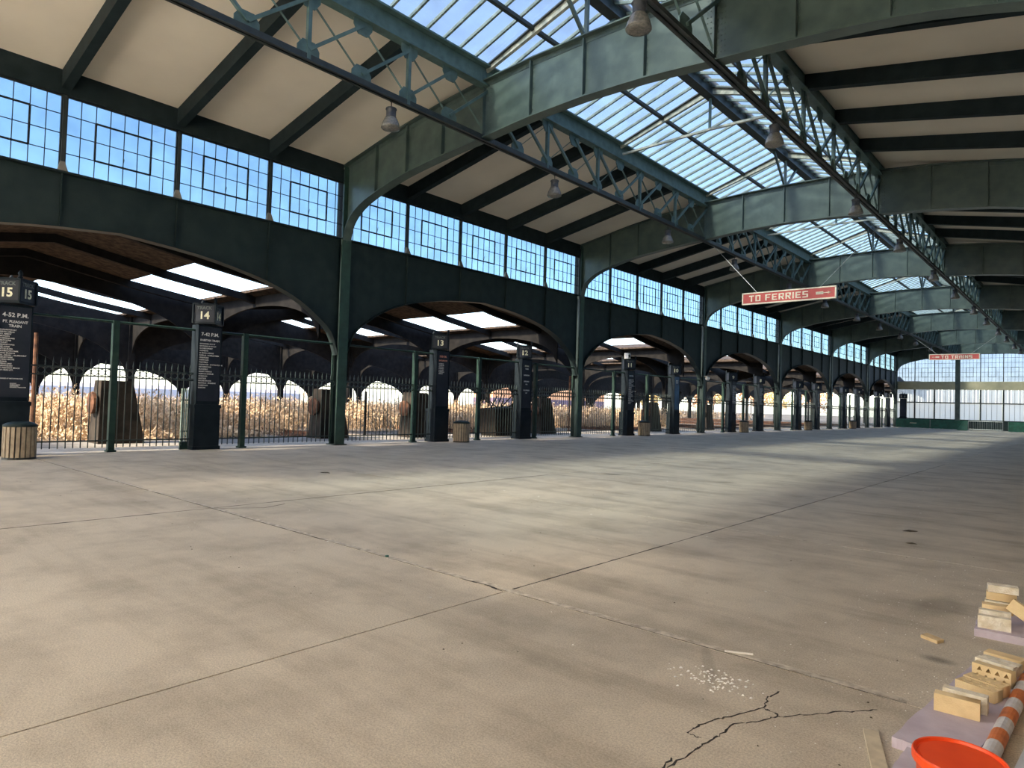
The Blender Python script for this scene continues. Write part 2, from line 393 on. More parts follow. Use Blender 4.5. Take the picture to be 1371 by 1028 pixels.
gus_me = MB().prism([(-.02, -.12, 0), (-.02, .12, 0), (-.02, .05, .28), (-.02, -.05, .28)], [(.10, -.12, 0), (.10, .12, 0), (.02, .05, .28), (.02, -.05, .28)]).mesh('foot_bracket', CONC)
def window(k, i):
    WN[0] += 1
    o = bpy.data.objects.new('window_%d' % WN[0], None); COL.objects.link(o); o.location = (XW-.02, Y(k)+1.4+2.8*i, ZS)
    struct(o, '%s clerestory window above the arch of tracks %s and %s' % (ordinal(i), *tn(k)), 'window')
    inst('window_frame', frame_me, o); inst('muntin_grid', mun_me, o); inst('vent_sash', sash_me, o)
    if k < 2:
        for c in range(8):
            for r in range(4): inst('pane', pane_me, o, (-.006, -WW/2+(c+.5)*d, (r+.5)*WHT/4))
    else: inst('glazing', sheet_me, o)
    if i < 4:
        mu = inst('mullion', mull_me, o, (0, 1.4, 0)); inst('foot_bracket', gus_me, mu, (.05, 0, -.03))
    if k < 4: MB().bar((.03, -.02, WHT/4), (.07, .0, WHT/4+.22), .012, .012).build('latch_arm', BLACK, o)
for k in range(0, 7):
    for i in range(5):
        if k == 0 and i == 0: continue
        window(k, i)
# header beams over the windows
for k in range(0, 7):
    struct(MB().box(XW-.12, XW+.1, Y(k)+.16, Y(k+1)-.16, ZH-.0, 9.72).build('trim_%d' % (k+1), RIB), 'dark header beam over the clerestory of tracks %s and %s' % tn(k), 'trim')

# side roofs: cream ceiling panels and rafters ---------------------------
ZW, ZT = 9.66, 10.92                       # ceiling at the wall, at the truss
def ceil_z(u): return ZT+(ZW-ZT)*(u-TO)/(HW-TO)
for side, nm in ((-1, 'ceiling_track_side'), (1, 'ceiling_house_side')):
    ce = bpy.data.objects.new(nm, None); COL.objects.link(ce)
    struct(ce, 'cream sloping ceiling on the %s side, crossed by dark rafters' % ('track' if side < 0 else 'opposite'), 'ceiling')
    xo, xi = XC+side*(HW+.35), XC+side*(TO+.06)
    zo, zi = ceil_z(HW+.35), ceil_z(TO+.06)
    pm = MB().prism([(xo, -1.4, zo), (xi, -1.4, zi), (xi, -1.4, zi+.14), (xo, -1.4, zo+.14)], [(xo, 1.4, zo), (xi, 1.4, zi), (xi, 1.4, zi+.14), (xo, 1.4, zo+.14)]).mesh('ceiling_panel', CREAM)
    xr = XC+side*(HW-.05); zr = ceil_z(HW-.05)
    rm = MB().prism([(xr, -.11, zr-.46), (xi, -.11, zi-.40), (xi, -.11, zi), (xr, -.11, zr)], [(xr, .11, zr-.46), (xi, .11, zi-.40), (xi, .11, zi), (xr, .11, zr)]).mesh('rafter', RIB)
    for k in range(-1, 7):
        for i in range(3 if k < 0 else 0, 5):
            inst('ceiling_panel', pm, ce, (0, Y(k)+1.4+2.8*i, 0))
            if i < 4: inst('rafter', rm, ce, (0, Y(k)+2.8+2.8*i, 0))

# transverse arched girders ----------------------------------------------
BOT = smooth_pts([(0, 9.22), (1.71, 9.17), (3.415, 9.03), (5.1, 8.90), (6.9, 8.69), (8.2, 8.41), (8.9, 8.20), (9.35, 7.98), (9.65, 7.74), (9.83, 7.46), (9.92, 7.1), (9.95, 6.7)], 3)
TOP = [(0, 10.72), (1.71, 10.70), (3.415, 10.62), (5.1, 10.47), (6.9, 10.22), (8.6, 9.94), (10.12, 9.62)]
US = [0, 1.71, 3.415, 5.1, 6.75, 8.3, 9.95]
def girder(k):
    lab = {7: 'last arched green girder, set against the far glazed wall'}.get(k, '%s arched green girder spanning the hall, counting away from the camera' % ordinal(k-1))
    t = thing('arched_girder', lab, 'girder', (XC, Y(k), 0), group='arched girders across the hall')
    stif = MB()
    for s in (-1, 1):
        for p, q in zip(US, US[1:]):
            us = [p]+[u for u, _ in BOT if p+.03 < u < q-.03]+[q]
            lo = [(s*u, -.012, interp(BOT, u)) for u in us]; hi = [(s*u, -.012, interp(TOP, u)) for u in us]
            MB().strip(lo, hi, (0, .024, 0)).build('web_panel', GREEN, t)
        for u in US[1:-1]:
            for f in (-1, 1):
                wd = .09 if u != 3.415 else .16
                MB().box(s*u-.012, s*u+.012, *(sorted((f*.012, f*.13))), interp(BOT, u)+.02, interp(TOP, u)-.02).build('stiffener', GREEN, t)
        us = [u for u, _ in BOT]
        lo = [(s*u, -.17, z) for u, z in BOT]; hi = [(s*u, .17, z) for u, z in BOT]
        MB().strip(lo, hi, (0, 0, -.035)).build('bottom_flange', GREEN, t)
        lo = [(s*u, -.17, z) for u, z in TOP]; hi = [(s*u, .17, z) for u, z in TOP]
        MB().strip(lo, hi, (0, 0, .035)).build('top_flange', GREEN, t)
        # flange angles: thin strips lapping the web
        b2 = [(u, z) for u, z in BOT if u < 9.9]
        MB().strip([(s*u, -.026, z) for u, z in b2], [(s*u, -.026, z+.13) for u, z in b2], (0, .014, 0)).build('lower_angle', GREEN, t)
        MB().strip([(s*u, -.026, z-.13) for u, z in TOP], [(s*u, -.026, z) for u, z in TOP], (0, .014, 0)).build('upper_angle', GREEN, t)
    for f in (-1, 1):
        MB().box(-.012, .012, *(sorted((f*.012, f*.13))), 9.25, 10.69).build('stiffener', GREEN, t)
    if k <= 3:                                # rivet heads
        rb = MB()
        def rivet(x, z, y=-.026):
            n = len(rb.v); r = .02
            rb.v += [(x-r, y, z), (x, y, z-r), (x+r, y, z), (x, y, z+r), (x, y-.014, z)]
            rb.f += [(n, n+1, n+4), (n+1, n+2, n+4), (n+2, n+3, n+4), (n+3, n, n+4)]
        u = -9.6
        while u < 9.7:
            rivet(u, interp(BOT, abs(u))+.065); rivet(u, interp(TOP, abs(u))-.065); u += .17
        for s in (-1, 1):
            z = 9.2
            while z < 10.5:
                for o in (-.12, -.2, .12, .2): rivet(s*TO+o, z, -.013)
                z += .12
            for uu in US[1:-1]:
                z = interp(BOT, uu)+.2
                while z < interp(TOP, uu)-.2: rivet(s*uu+.05, z, -.013); z += .14
        r = rb.build('rivets', GREEN, t); r['kind'] = 'stuff'
for k in range(1, 8): girder(k)

# longitudinal lattice trusses --------------------------------------------
ZLC, ZUC = 9.20, 10.36
tm = {}
tm['upper_chord'] = MB().box(-.02, .02, .02, L-.02, 10.50, 11.02).box(-.14, .14, .02, L-.02, 10.47, 10.51).box(-.17, .2, .02, L-.02, 11.0, 11.05).mesh('upper_chord', TEAL)
tm['lower_chord'] = MB().box(-.10, -.015, .0, L, 8.93, 8.955).box(.015, .10, .0, L, 8.93, 8.955).box(-.04, -.015, 0, L, 8.93, 9.10).box(.015, .04, 0, L, 8.93, 9.10).mesh('lower_chord', DARKST)
tm['vertical'] = MB().box(-.05, .05, -.045, .045, 8.96, 10.50).mesh('vertical', TEAL)
def gus(pts): return MB().prism([(-.014, a, b) for a, b in pts], [(.014, a, b) for a, b in pts]).mesh('gusset', TEAL)
tm['gusset_low'] = gus([(-.27, 8.95), (.27, 8.95), (.27, 9.24), (.15, 9.40), (-.15, 9.40), (-.27, 9.24)])
tm['gusset_up'] = gus([(-.26, 10.49), (-.26, 10.32), (-.13, 10.13), (.13, 10.13), (.26, 10.32), (.26, 10.49)])
tm['heavy_dn'] = MB().bar((.03, 0, ZUC), (.03, 1.4, ZLC), .075, .075, (1, 0, 0)).mesh('heavy_diagonal', TEAL)
tm['heavy_up'] = MB().bar((.03, 0, ZLC), (.03, 1.4, ZUC), .075, .075, (1, 0, 0)).mesh('heavy_diagonal', TEAL)
tm['light_dn'] = MB().bar((-.03, 0, ZUC), (-.03, 1.4, ZLC), .012, .055, (1, 0, 0)).mesh('light_diagonal', TEAL)
tm['light_up'] = MB().bar((-.03, 0, ZLC), (-.03, 1.4, ZUC), .012, .055, (1, 0, 0)).mesh('light_diagonal', TEAL)
def truss(k, side):
    t = thing('lattice_truss', 'riveted lattice truss beside the skylight on the %s side, %s bay of the hall' % ('track' if side < 0 else 'opposite', ordinal(k)), 'truss', (XC+side*TO, Y(k), 0), group='lattice trusses below the skylight')
    inst('upper_chord', tm['upper_chord'], t); inst('lower_chord', tm['lower_chord'], t)
    for i in range(10):
        y = 1.4*i
        if i: 
            inst('gusset', tm['gusset_low'], t, (0, y, 0)); inst('gusset', tm['gusset_up'], t, (0, y, 0))
            if i % 2 == 0: inst('vertical', tm['vertical'], t, (0, y, 0))
        first = i < 5
        inst('heavy_diagonal', tm['heavy_dn' if first else 'heavy_up'], t, (0, y, 0))
        inst('light_diagonal', tm['light_up' if first else 'light_dn'], t, (0, y, 0))
for k in range(0, 7):
    for side in (-1, 1): truss(k, side)

# skylight -----------------------------------------------------------------
ZC0, ZR = 11.07, 12.16
def sky_z(u): return ZC0+(ZR-ZC0)*(TO-u)/TO
NB = 24; PW = L/NB
for side in (-1, 1):
    s = side
    def pt(u, y, dz=0): return (XC+s*u, y, sky_z(u)+dz)
    sn = TO+.12
    bar_me = MB().prism([pt(.05, -.03, -.04), pt(sn, -.03, -.04), pt(sn, -.03, .05), pt(.05, -.03, .05)], [pt(.05, .03, -.04), pt(sn, .03, -.04), pt(sn, .03, .05), pt(.05, .03, .05)]).mesh('glazing_bar', BARC)
    pn_me = MB().prism([pt(.05, .02, .02), pt(sn, .02, .02), pt(sn, .02, .026), pt(.05, .02, .026)], [pt(.05, PW-.02, .02), pt(sn, PW-.02, .02), pt(sn, PW-.02, .026), pt(.05, PW-.02, .026)]).mesh('pane', SKYG)
    all_me = MB().prism([pt(.05, 0, .02), pt(sn, 0, .02), pt(sn, 0, .026), pt(.05, 0, .026)], [pt(.05, L, .02), pt(sn, L, .02), pt(sn, L, .026), pt(.05, L, .026)]).mesh('glazing', SKYG)
    raf_me = MB().prism([pt(.1, -.05, -.25), pt(TO, -.05, -.16), pt(TO, -.05, -.02), pt(.1, -.05, -.02)], [pt(.1, .05, -.25), pt(TO, .05, -.16), pt(TO, .05, -.02), pt(.1, .05, -.02)]).mesh('main_rafter', RAFC)
    rafc_me = MB().prism([pt(.1, -.12, -.06), pt(TO, -.12, -.06), pt(TO, -.12, -.02), pt(.1, -.12, -.02)], [pt(.1, .12, -.06), pt(TO, .12, -.06), pt(TO, .12, -.02), pt(.1, .12, -.02)]).mesh('rafter_cap', DARKST)
    pur_me = MB().prism([pt(1.66, 0, -.12), pt(1.74, 0, -.12), pt(1.74, 0, -.02), pt(1.66, 0, -.02)], [pt(1.66, L, -.12), pt(1.74, L, -.12), pt(1.74, L, -.02), pt(1.66, L, -.02)]).mesh('purlin', DARKST)
    for k in range(-1, 7):
        o = bpy.data.objects.new('skylight', None); COL.objects.link(o); o.location = (0, Y(k), 0)
        struct(o, 'glazed skylight slope on the %s side, %s' % ('track' if s < 0 else 'opposite', 'bay behind the camera' if k < 0 else ordinal(k)+' bay of the hall'), 'skylight')
        for i in range(15 if k < 0 else 1, NB): inst('glazing_bar', bar_me, o, (0, i*PW, 0))
        if k < 0:
            for i in range(14, NB): inst('pane', pn_me, o, (0, i*PW, 0))
            continue
        if k in (0, 1):
            for i in range(NB): inst('pane', pn_me, o, (0, i*PW, 0))
        else: inst('glazing', all_me, o)
        inst('purlin', pur_me, o)
        for yy in (0, L/2):
            inst('main_rafter', raf_me, o, (0, yy, 0)); inst('rafter_cap', rafc_me, o, (0, yy, 0))
ridge_me = MB().box(-.025, .025, 0, L, ZR-.36, ZR+.06).box(-.15, .15, 0, L, ZR-.38, ZR-.34).box(-.2, .2, 0, L, ZR+.04, ZR+.09).mesh('ridge_beam', DARKST)
strut_me = [MB().bar((s*.12, 0, 10.74), (s*1.05, 0, 11.62), .09, .09, (0, 1, 0)).mesh('strut', GREEN) for s in (-1, 1)]
kp_me = MB().box(-.05, .05, -.04, .04, 10.74, ZR-.36).mesh('king_post', GREEN)
tie_me = MB().bar((-3.3, 0, 10.68), (0, 0, 10.75), .09, .07).bar((0, 0, 10.75), (3.3, 0, 10.68), .09, .07).mesh('tie_bar', RAFC)
kp2_me = MB().box(-.04, .04, -.03, .03, 10.76, ZR-.36).mesh('king_post', TEAL)
br_me = [MB().bar((0, s*.12, 10.76), (0, s*1.3, ZR-.36), .08, .08, (1, 0, 0)).mesh('ridge_strut', GREEN) for s in (-1, 1)]
for k in range(0, 7):
    t = thing('skylight_ridge', 'dark ridge beam with posts and tie under the skylight, %s bay of the hall' % ordinal(k), 'beam', (XC, Y(k), 0), group='ridge beams of the skylight')
    inst('ridge_beam', ridge_me, t); inst('tie_bar', tie_me, t, (0, 7, 0)); inst('king_post', kp2_me, t, (0, 7, 0))
    inst('king_post', kp_me, t, (0, L, 0)); inst('ridge_strut', br_me[0], t, (0, L, 0))
    if k: inst('ridge_strut', br_me[1], t, (0, 0, 0))

# pendant lamps ---------------------------------------------------------------
lm = [('hanger', MB().tube((0, 0, .37), (0, 0, .55), .012).lathe([(.03, .52), (.05, .54), (.05, .57)], 10).mesh('hanger', BLACK)),
      ('housing', MB().lathe([(.03, .39), (.13, .36), (.14, .33), (.12, .32), (.12, .16), (.135, .14), (.05, .12)], 16).mesh('housing', LAMPG, True)),
      ('shade', MB().lathe([(.11, .15), (.16, .09), (.20, .0), (.225, -.09), (.235, -.13), (.225, -.13), (.19, 0), (.1, .14)], 20, caps=False).mesh('shade', LENS, True)),
      ('lens', MB().lathe([(.225, -.12), (.222, -.145), (.15, -.16), (.02, -.165)], 20).mesh('lens', LENS, True))]
def lamp(x, y, label):
    t = thing('pendant_lamp', label, 'lamp', (x, y, 8.39), group='pendant lamps under the trusses')
    for n, me in lm: inst(n, me, t)
for side in (-1, 1):
    i = 0
    for k in range(1, 8):
        for o in (-3.25, 3.3):
            y = Y(k)+o
            if y > 96: continue
            lamp(XC+side*(TO+.06), y, '%s bell-shaped pendant lamp under the %s truss, counting away from the camera' % (ordinal(i), 'track-side' if side < 0 else 'opposite')); i += 1

# track sign piers --------------------------------------------------------------
RARITAN = "BAYONNE E 8TH ST\nBAYONNE W 8TH ST\nELIZABETHPORT\nELIZABETH\nEL MORA AVENUE\nROSELLE - ROSELLE PARK\nCRANFORD\nGARWOOD\nWESTFIELD\nFANWOOD - SCOTCH PLAINS\nNETHERWOOD\nPLAINFIELD\nGRANT AVENUE\nCLINTON AVENUE\nDUNELLEN\nLINCOLN\nBOUND BROOK\nMANVILLE - FINDERNE\nSOMERVILLE\nRARITAN"
PLEAS = "ELIZABETHPORT\nPERTH AMBOY\nSO. AMBOY\nMORGAN\nCHEESEQUAKE\nMATAWAN\nHAZLET\nMIDDLETOWN\nRED BANK\nLITTLE SILVER\nMONMOUTH PARK\nLONG BRANCH\nNO. ASBURY - ALLENHURST\nASBURY PARK\nOCEAN GROVE\nBELMAR\nSPRING LAKE\nMANASQUAN\nPT. PLEASANT BEACH\nBAY HEAD JCT."
base_me = MB().box(-.28, .28, -.40, .40, 0, .1).box(-.25, .25, -.37, .37, .1, 1.2).box(-.27, .27, -.39, .39, 1.2, 1.3).mesh('base', SLATE)
shaft_me = MB().box(-.2, .2, -.345, .345, 1.3, 3.62).mesh('shaft', SLATE)
board_me = MB().box(.2, .225, -.31, .31, 1.4, 3.56).mesh('name_board', BOARD)
trimb_me = MB().box(.2, .24, -.345, -.31, 1.32, 3.6).box(.2, .24, .31, .345, 1.32, 3.6).box(.2, .24, -.345, .345, 3.56, 3.6).mesh('board_trim', SLATE)
H = .31
bx_me = MB().box(-H+.02, H-.02, -H+.02, H-.02, 3.70, 4.18).mesh('number_box', BOARD)
bf = MB()
for sx in (-1, 1):
    for sy in (-1, 1): bf.box(sx*H-.022, sx*H+.022, sy*H-.022, sy*H+.022, 3.66, 4.22)
bf.box(-H, H, -H, H, 3.64, 3.70).box(-H, H, -H, H, 4.18, 4.24)
bf_me = bf.mesh('box_frame', SLATE)
fin_me = MB().lathe([(.05, 0), (.06, .03), (.03, .06), (.045, .10), (.05, .13), (.03, .17), (.005, .20)], 10).mesh('finial', SLATE, True)
def pier(y, num, x=XW, rz=0, lab=None, kind=None):
    t = thing('track_sign_pier', lab or 'slate-painted pier with train name board under the number box of track %s' % NUM[num], 'sign pier', (x, y, 0), rz, group='track sign piers')
    inst('base', base_me, t); inst('shaft', shaft_me, t); inst('board_trim', trimb_me, t)
    bd = inst('name_board', board_me, t)
    nb = inst('number_box', bx_me, t, (0.04, 0, 0), rz=R(45)); inst('box_frame', bf_me, nb); inst('finial', fin_me, nb, (H, -H, 4.22)) ; inst('finial', fin_me, nb, (-H+.02, H-.02, 4.2))
    near = num >= 10
    for f in (0, 1):
        if f == 0: lc, rr = (0, -H+.012, 0), (R(90), 0, 0)
        else: lc, rr = (H-.012, 0, 0), (R(90), 0, R(90))
        text(str(num), .30, PALEY, nb, (lc[0], lc[1], 3.88), rr, 'track_number', bold=.008)
        if near: text('TRACK', .125, FADE, nb, (lc[0], lc[1], 4.10), rr, 'track_word', bold=.003)
    rr = (R(90), 0, R(90)); xx = .228
    def ln(s, size, z, mtl=WHITE, bold=.002, yy=0, align='CENTER', lines=1.0, sx=1): text(s, size, mtl, bd, (xx, yy, z), rr, 'lettering', align, .002, bold, sx, 1.0, lines)
    if num == 15:
        ln('4-52 P.M.', .135, 3.36, bold=.003); ln('PT. PLEASANT', .088, 3.20, sx=.9); ln('TRAIN', .088, 3.10)
        ln(PLEAS, .043, 3.02, yy=-.29, align='LEFT', bold=.001, lines=1.17)
        ln('CHANGE AT MATAWAN FOR', .036, 1.86, yy=-.28, align='LEFT', bold=.001); ln('KEYPORT\nUNION BEACH\nKEANSBURG\nATLANTIC HIGHLANDS', .03, 1.74, yy=-.05, align='LEFT', bold=.001)
    elif num == 14:
        ln('7-42 P.M.', .135, 3.34, bold=.003); ln('RARITAN TRAIN', .08, 3.17, sx=.95)
        ln(RARITAN, .05, 3.09, yy=-.29, align='LEFT', bold=.001, lines=1.34)
    elif num == 13:
        ln('5-50 P.M.', .11, 3.36, REDL, .003, sx=.9); ln('SATURDAYS', .08, 3.2, REDL)
        ln('ELIZABETH\nCRANFORD\nWESTFIELD\nPLAINFIELD\nDUNELLEN\nSOMERVILLE\nRARITAN', .052, 3.1, yy=-.22, align='LEFT', bold=.001, lines=1.25)
    elif num == 12:
        ln('SPECIAL', .085, 3.3, PALEY); ln('TRAIN', .08, 3.17); ln('EVERYDAY', .08, 2.88); ln('RESERVED', .08, 2.6); ln('FOR', .07, 2.47); ln('EXCURSION', .075, 2.2); ln('ONLY', .05, 2.08)
    elif num == 11:
        ln('5-15 P.M.', .12, 3.3, bold=.003); ln(RARITAN, .058, 3.12, yy=-.26, align='LEFT', bold=.002, lines=1.2)
    elif num == 10:
        MB().box(.226, .232, -.29, .29, 1.5, 3.5).build('poster', BLUEP, bd)
        text('NEXT\nSTOP', .12, WHITE, bd, (.236, 0, 3.2), rr, 'lettering', bold=.002)
    elif num >= 4:
        ln('\n'.join(RARITAN.split('\n')[:14]), .07, 3.3, yy=-.27, align='LEFT', bold=.002, lines=1.3)
    return t
for k in range(0, 7):
    a, b = tracks(k); ya, yb = pier_y(k)
    pier(ya, a); pier(yb, b)
pier(96.4, 1, x=-18.63, rz=R(-90), lab='slate-painted track sign pier standing before the far glazed wall')

t = thing('security_camera', 'pale dome security camera fixed to the third track-side column', 'camera', (XW+.2, Y(3)-.1, 3.55))
MB().box(-.02, .22, -.03, .03, .16, .22).build('arm', GALV, t); MB().lathe([(.0, -.1), (.1, -.08), (.15, .02), (.15, .1), (.1, .16), (.0, .17)], 14, (.25, 0, 0)).build('dome', FLAKE, t, smooth=True)
t = thing('speaker_box', 'white speaker box on top of the track eleven pier', 'speaker', (XW+.1, pier_y(2)[0]-.25, 4.24))
MB().box(-.12, .12, -.12, .12, .0, .32).build('cabinet', FLAKE, t); MB().lathe([(.09, 0), (.09, .01), (.02, .02)], 12, (0, 0, 0)).build('grille', BLACK, t, (.12, 0, .16)).rotation_euler = (0, R(90), 0)
t = thing('folded_gate', 'pale green folded lattice gate beside the track fourteen pier', 'gate', (XW-.05, pier_y(0)[1]-.62, 0))
for i in range(4): MB().box(-.02, .02, i*.06, i*.06+.025, .22, 1.75).build('bar', mat('pale_green_bar', (.32, .42, .36), (.22, .3, .26), .4, 9), t)
MB().box(-.015, .015, 0, .2, .5, .54).box(-.015, .015, 0, .2, 1.4, 1.44).box(-.03, .03, -.01, .21, 0, .22).build('cross_bar', FENCEP, t)

# picket fences under each arch ---------------------------------------------------
picket_me = MB().box(-.011, .011, -.011, .011, .12, 2.30).prism([(-.016, -.016, 2.30), (.016, -.016, 2.30), (.016, .016, 2.30), (-.016, .016, 2.30)], [(-.002, -.002, 2.44), (.002, -.002, 2.44), (.002, .002, 2.44), (-.002, .002, 2.44)]).mesh('picket', FENCE)
post_me = MB().box(-.075, .075, -.075, .075, 0, 3.5).box(-.11, .11, -.11, .11, 0, .05).mesh('post', FENCEP)
for k in range(0, 7):
    a, b = tracks(k); t = thing('picket_fence', 'dark iron picket fence with rings between the piers of tracks %s and %s' % tn(k), 'fence', (XW, Y(k), 0), group='picket fences under the arches')
    y0, y1 = (.2, L-.2) if k else (2.0, L-.2)
    posts = {0: (7.0, 10.6), 1: (3.4, 6.92, 10.7)}.get(k, (3.4, 6.95, 10.7))
    for p in posts: inst('post', post_me, t, (0, p, 0))
    MB().tube((0, y0, 3.46), (0, y1, 3.46), .035).build('top_rail', FENCEP, t)
    for z in (.30, 1.99, 2.20): MB().box(-.02, .02, y0, y1, z-.018, z+.018).build('rail', FENCE, t)
    holes = [pier_y(k)[0]-Y(k), pier_y(k)[1]-Y(k)]
    ys = []; yy = y0+.1
    while yy < y1:
        if all(abs(yy-h) > .38 for h in holes) and all(abs(yy-p) > .08 for p in posts): ys.append(yy)
        yy += .168
    if k < 2:
        for yy in ys: inst('picket', picket_me, t, (0, yy, 0))
    else:
        mb = MB()
        for yy in ys:
            mb.box(-.011, .011, yy-.011, yy+.011, .12, 2.3).prism([(-.016, yy-.016, 2.3), (.016, yy-.016, 2.3), (.016, yy+.016, 2.3), (-.016, yy+.016, 2.3)], [(-.002, yy-.002, 2.44), (.002, yy-.002, 2.44), (.002, yy+.002, 2.44), (-.002, yy+.002, 2.44)])
        mb.build('pickets', FENCE, t)['kind'] = 'stuff'
    mb = MB(); N = 12
    for yy in ys:
        cy, cz = yy+.084, 2.095; st = len(mb.v)
        for i in range(N):
            an = 2*math.pi*i/N; c_, s_ = math.cos(an), math.sin(an)
            for rr, xx in ((.088, -.01), (.088, .01), (.07, .01), (.07, -.01)): mb.v.append((xx, cy+rr*c_, cz+rr*s_))
        for i in range(N):
            j = (i+1) % N
            for q in range(4): mb.f.append((st+4*i+q, st+4*i+(q+1) % 4, st+4*j+(q+1) % 4, st+4*j+q))
    mb.build('ring_band', FENCE, t)['kind'] = 'stuff'

# litter bins ---------------------------------------------------------------------
slat_me = MB().box(-.036, .036, -.012, .012, .05, .74).mesh('slat', SLATW)
bcore_me = MB().lathe([(.27, 0), (.29, .03), (.29, .72), (.28, .76)], 18).mesh('liner', BLACK)
blid_me = MB().lathe([(.33, .74), (.335, .78), (.26, .83), (.14, .86), (.13, .84), (.0, .82)], 20).mesh('lid', GREEND, True)
bring_me = MB().lathe([(.325, .0), (.325, .05), (.29, .05)], 20).mesh('base_ring', BLACK)
def litter_bin(x, y, num):
    t = thing('litter_bin', 'round litter bin with tan vertical slats beside the track %s pier' % NUM[num], 'bin', (x, y, 0), group='slatted litter bins')
    inst('liner', bcore_me, t); inst('base_ring', bring_me, t); inst('lid', blid_me, t)
    for i in range(20):
        a = 2*math.pi*i/20; inst('slat', slat_me, t, (.312*math.cos(a), .312*math.sin(a), 0), rz=a+math.pi/2)
litter_bin(-18.55, 4.02, 15)
for k in range(1, 6): litter_bin(-18.95, pier_y(k)[0]+.62, tracks(k)[0])

# hanging signs ---------------------------------------------------------------------
GL = {'T': [(0, 5, 4, 6), (1.45, 0, 2.55, 5)], 'O': [(0, 0, 1.1, 6), (2.9, 0, 4, 6), (1.1, 0, 2.9, 1), (1.1, 5, 2.9, 6)],
      'F': [(0, 0, 1.1, 6), (1.1, 5, 4, 6), (1.1, 2.5, 3.4, 3.5)], 'E': [(0, 0, 1.1, 6), (1.1, 5, 4, 6), (1.1, 2.5, 3.4, 3.5), (1.1, 0, 4, 1)],
      'R': [(0, 0, 1.1, 6), (1.1, 5, 4, 6), (2.9, 2.6, 4, 5), (1.1, 2.2, 3.9, 3.2), ('d', 2.2, 2.4, 3.5, 0)], 'I': [(0, 0, 1.1, 6)],
      'S': [(0, 0, 4, 1), (2.9, 1, 4, 3.5), (0, 2.5, 2.9, 3.5), (0, 3.5, 1.1, 6), (1.1, 5, 4, 6)],
      'A': [(0, 0, 1.1, 5), (2.9, 0, 4, 5), (.6, 5, 3.4, 6), (1.1, 2.2, 2.9, 3.2)], 'N': [(0, 0, 1.1, 6), (2.9, 0, 4, 6), ('d', .7, 5.6, 3.3, .4)]}
def word(mb, s, x, z, u, depth):
    for ch in s:
        if ch == ' ': x += 2.6*u; continue
        for r in GL[ch]:
            if r[0] == 'd': mb.bar((x+r[1]*u, depth-.004, z+r[2]*u*.8), (x+r[3]*u, depth-.004, z+r[4]*u*.8), .008, u*1.05, (1, 0, 0)) if False else mb.prism([(x+(r[1]-.6)*u, depth-.008, z+r[2]*u*.8), (x+(r[1]+.6)*u, depth-.008, z+r[2]*u*.8), (x+(r[3]+.6)*u, depth-.008, z+r[4]*u*.8), (x+(r[3]-.6)*u, depth-.008, z+r[4]*u*.8)], [(x+(r[1]-.6)*u, depth, z+r[2]*u*.8), (x+(r[1]+.6)*u, depth, z+r[2]*u*.8), (x+(r[3]+.6)*u, depth, z+r[4]*u*.8), (x+(r[3]-.6)*u, depth, z+r[4]*u*.8)])
            else: mb.box(x+r[0]*u, x+r[2]*u, depth-.008, depth, z+r[1]*u*.8, z+r[3]*u*.8)
        x += ((1.1 if ch == 'I' else 4)+1.15)*u
    return x
def hang_sign(y, zc, hgt, first, label, zoff):
    t = thing('hanging_sign', label, 'sign', (XC, y, zc))
    W2 = 1.85
    MB().box(-W2, W2, -.05, .05, -hgt/2, hgt/2).build('panel', SIGNRED, t)
    MB().box(-W2-.03, W2+.03, -.065, .065, hgt/2-.02, hgt/2+.03).box(-W2-.03, W2+.03, -.065, .065, -hgt/2-.03, -hgt/2+.02).box(-W2-.03, -W2+.02, -.065, .065, -hgt/2, hgt/2).box(W2-.02, W2+.03, -.065, .065, -hgt/2, hgt/2).build('border', SIGNCR, t)
    u = .0535; mb = MB()
    def arrow(x0, x1, dirn):
        tip = x1 if dirn > 0 else x0; tail = x0 if dirn > 0 else x1
        mb.box(min(tail, tail+dirn*.28), max(tail, tail+dirn*.28), -.06, -.05, -.055, .055)
        mb.box(min(tail, tip), max(tail, tip), -.06, -.05, -.012, .012)
        mb.prism([(tip, -.06, 0), (tip-dirn*.13, -.06, .065), (tip-dirn*.06, -.06, 0), (tip-dirn*.13, -.06, -.065)][::int(dirn)], [(tip, -.05, 0), (tip-dirn*.13, -.05, .065), (tip-dirn*.06, -.05, 0), (tip-dirn*.13, -.05, -.065)][::int(dirn)])
    if first:
        word(mb, 'TO FERRIES', -1.58, -.13, u, -.05); arrow(1.12, 1.68, 1)
    else:
        arrow(-1.66, -1.1, -1); word(mb, 'TO TRAINS', -.95, -.15, u*1.08, -.05)
    mb.build('lettering', SIGNCR, t)
    for s in (-1, 1):
        MB().tube((s*(TO+.0), zoff, 8.92-zc), (s*1.25, 0, hgt/2+.02), .009, 6).build('hanging_wire', GALV, t)
hang_sign(27.75, 6.33, .44, True, 'long red hanging sign reading TO FERRIES with an arrow', .35)
hang_sign(69.6, 6.82, .46, False, 'long red hanging sign reading TO TRAINS with an arrow', .3)

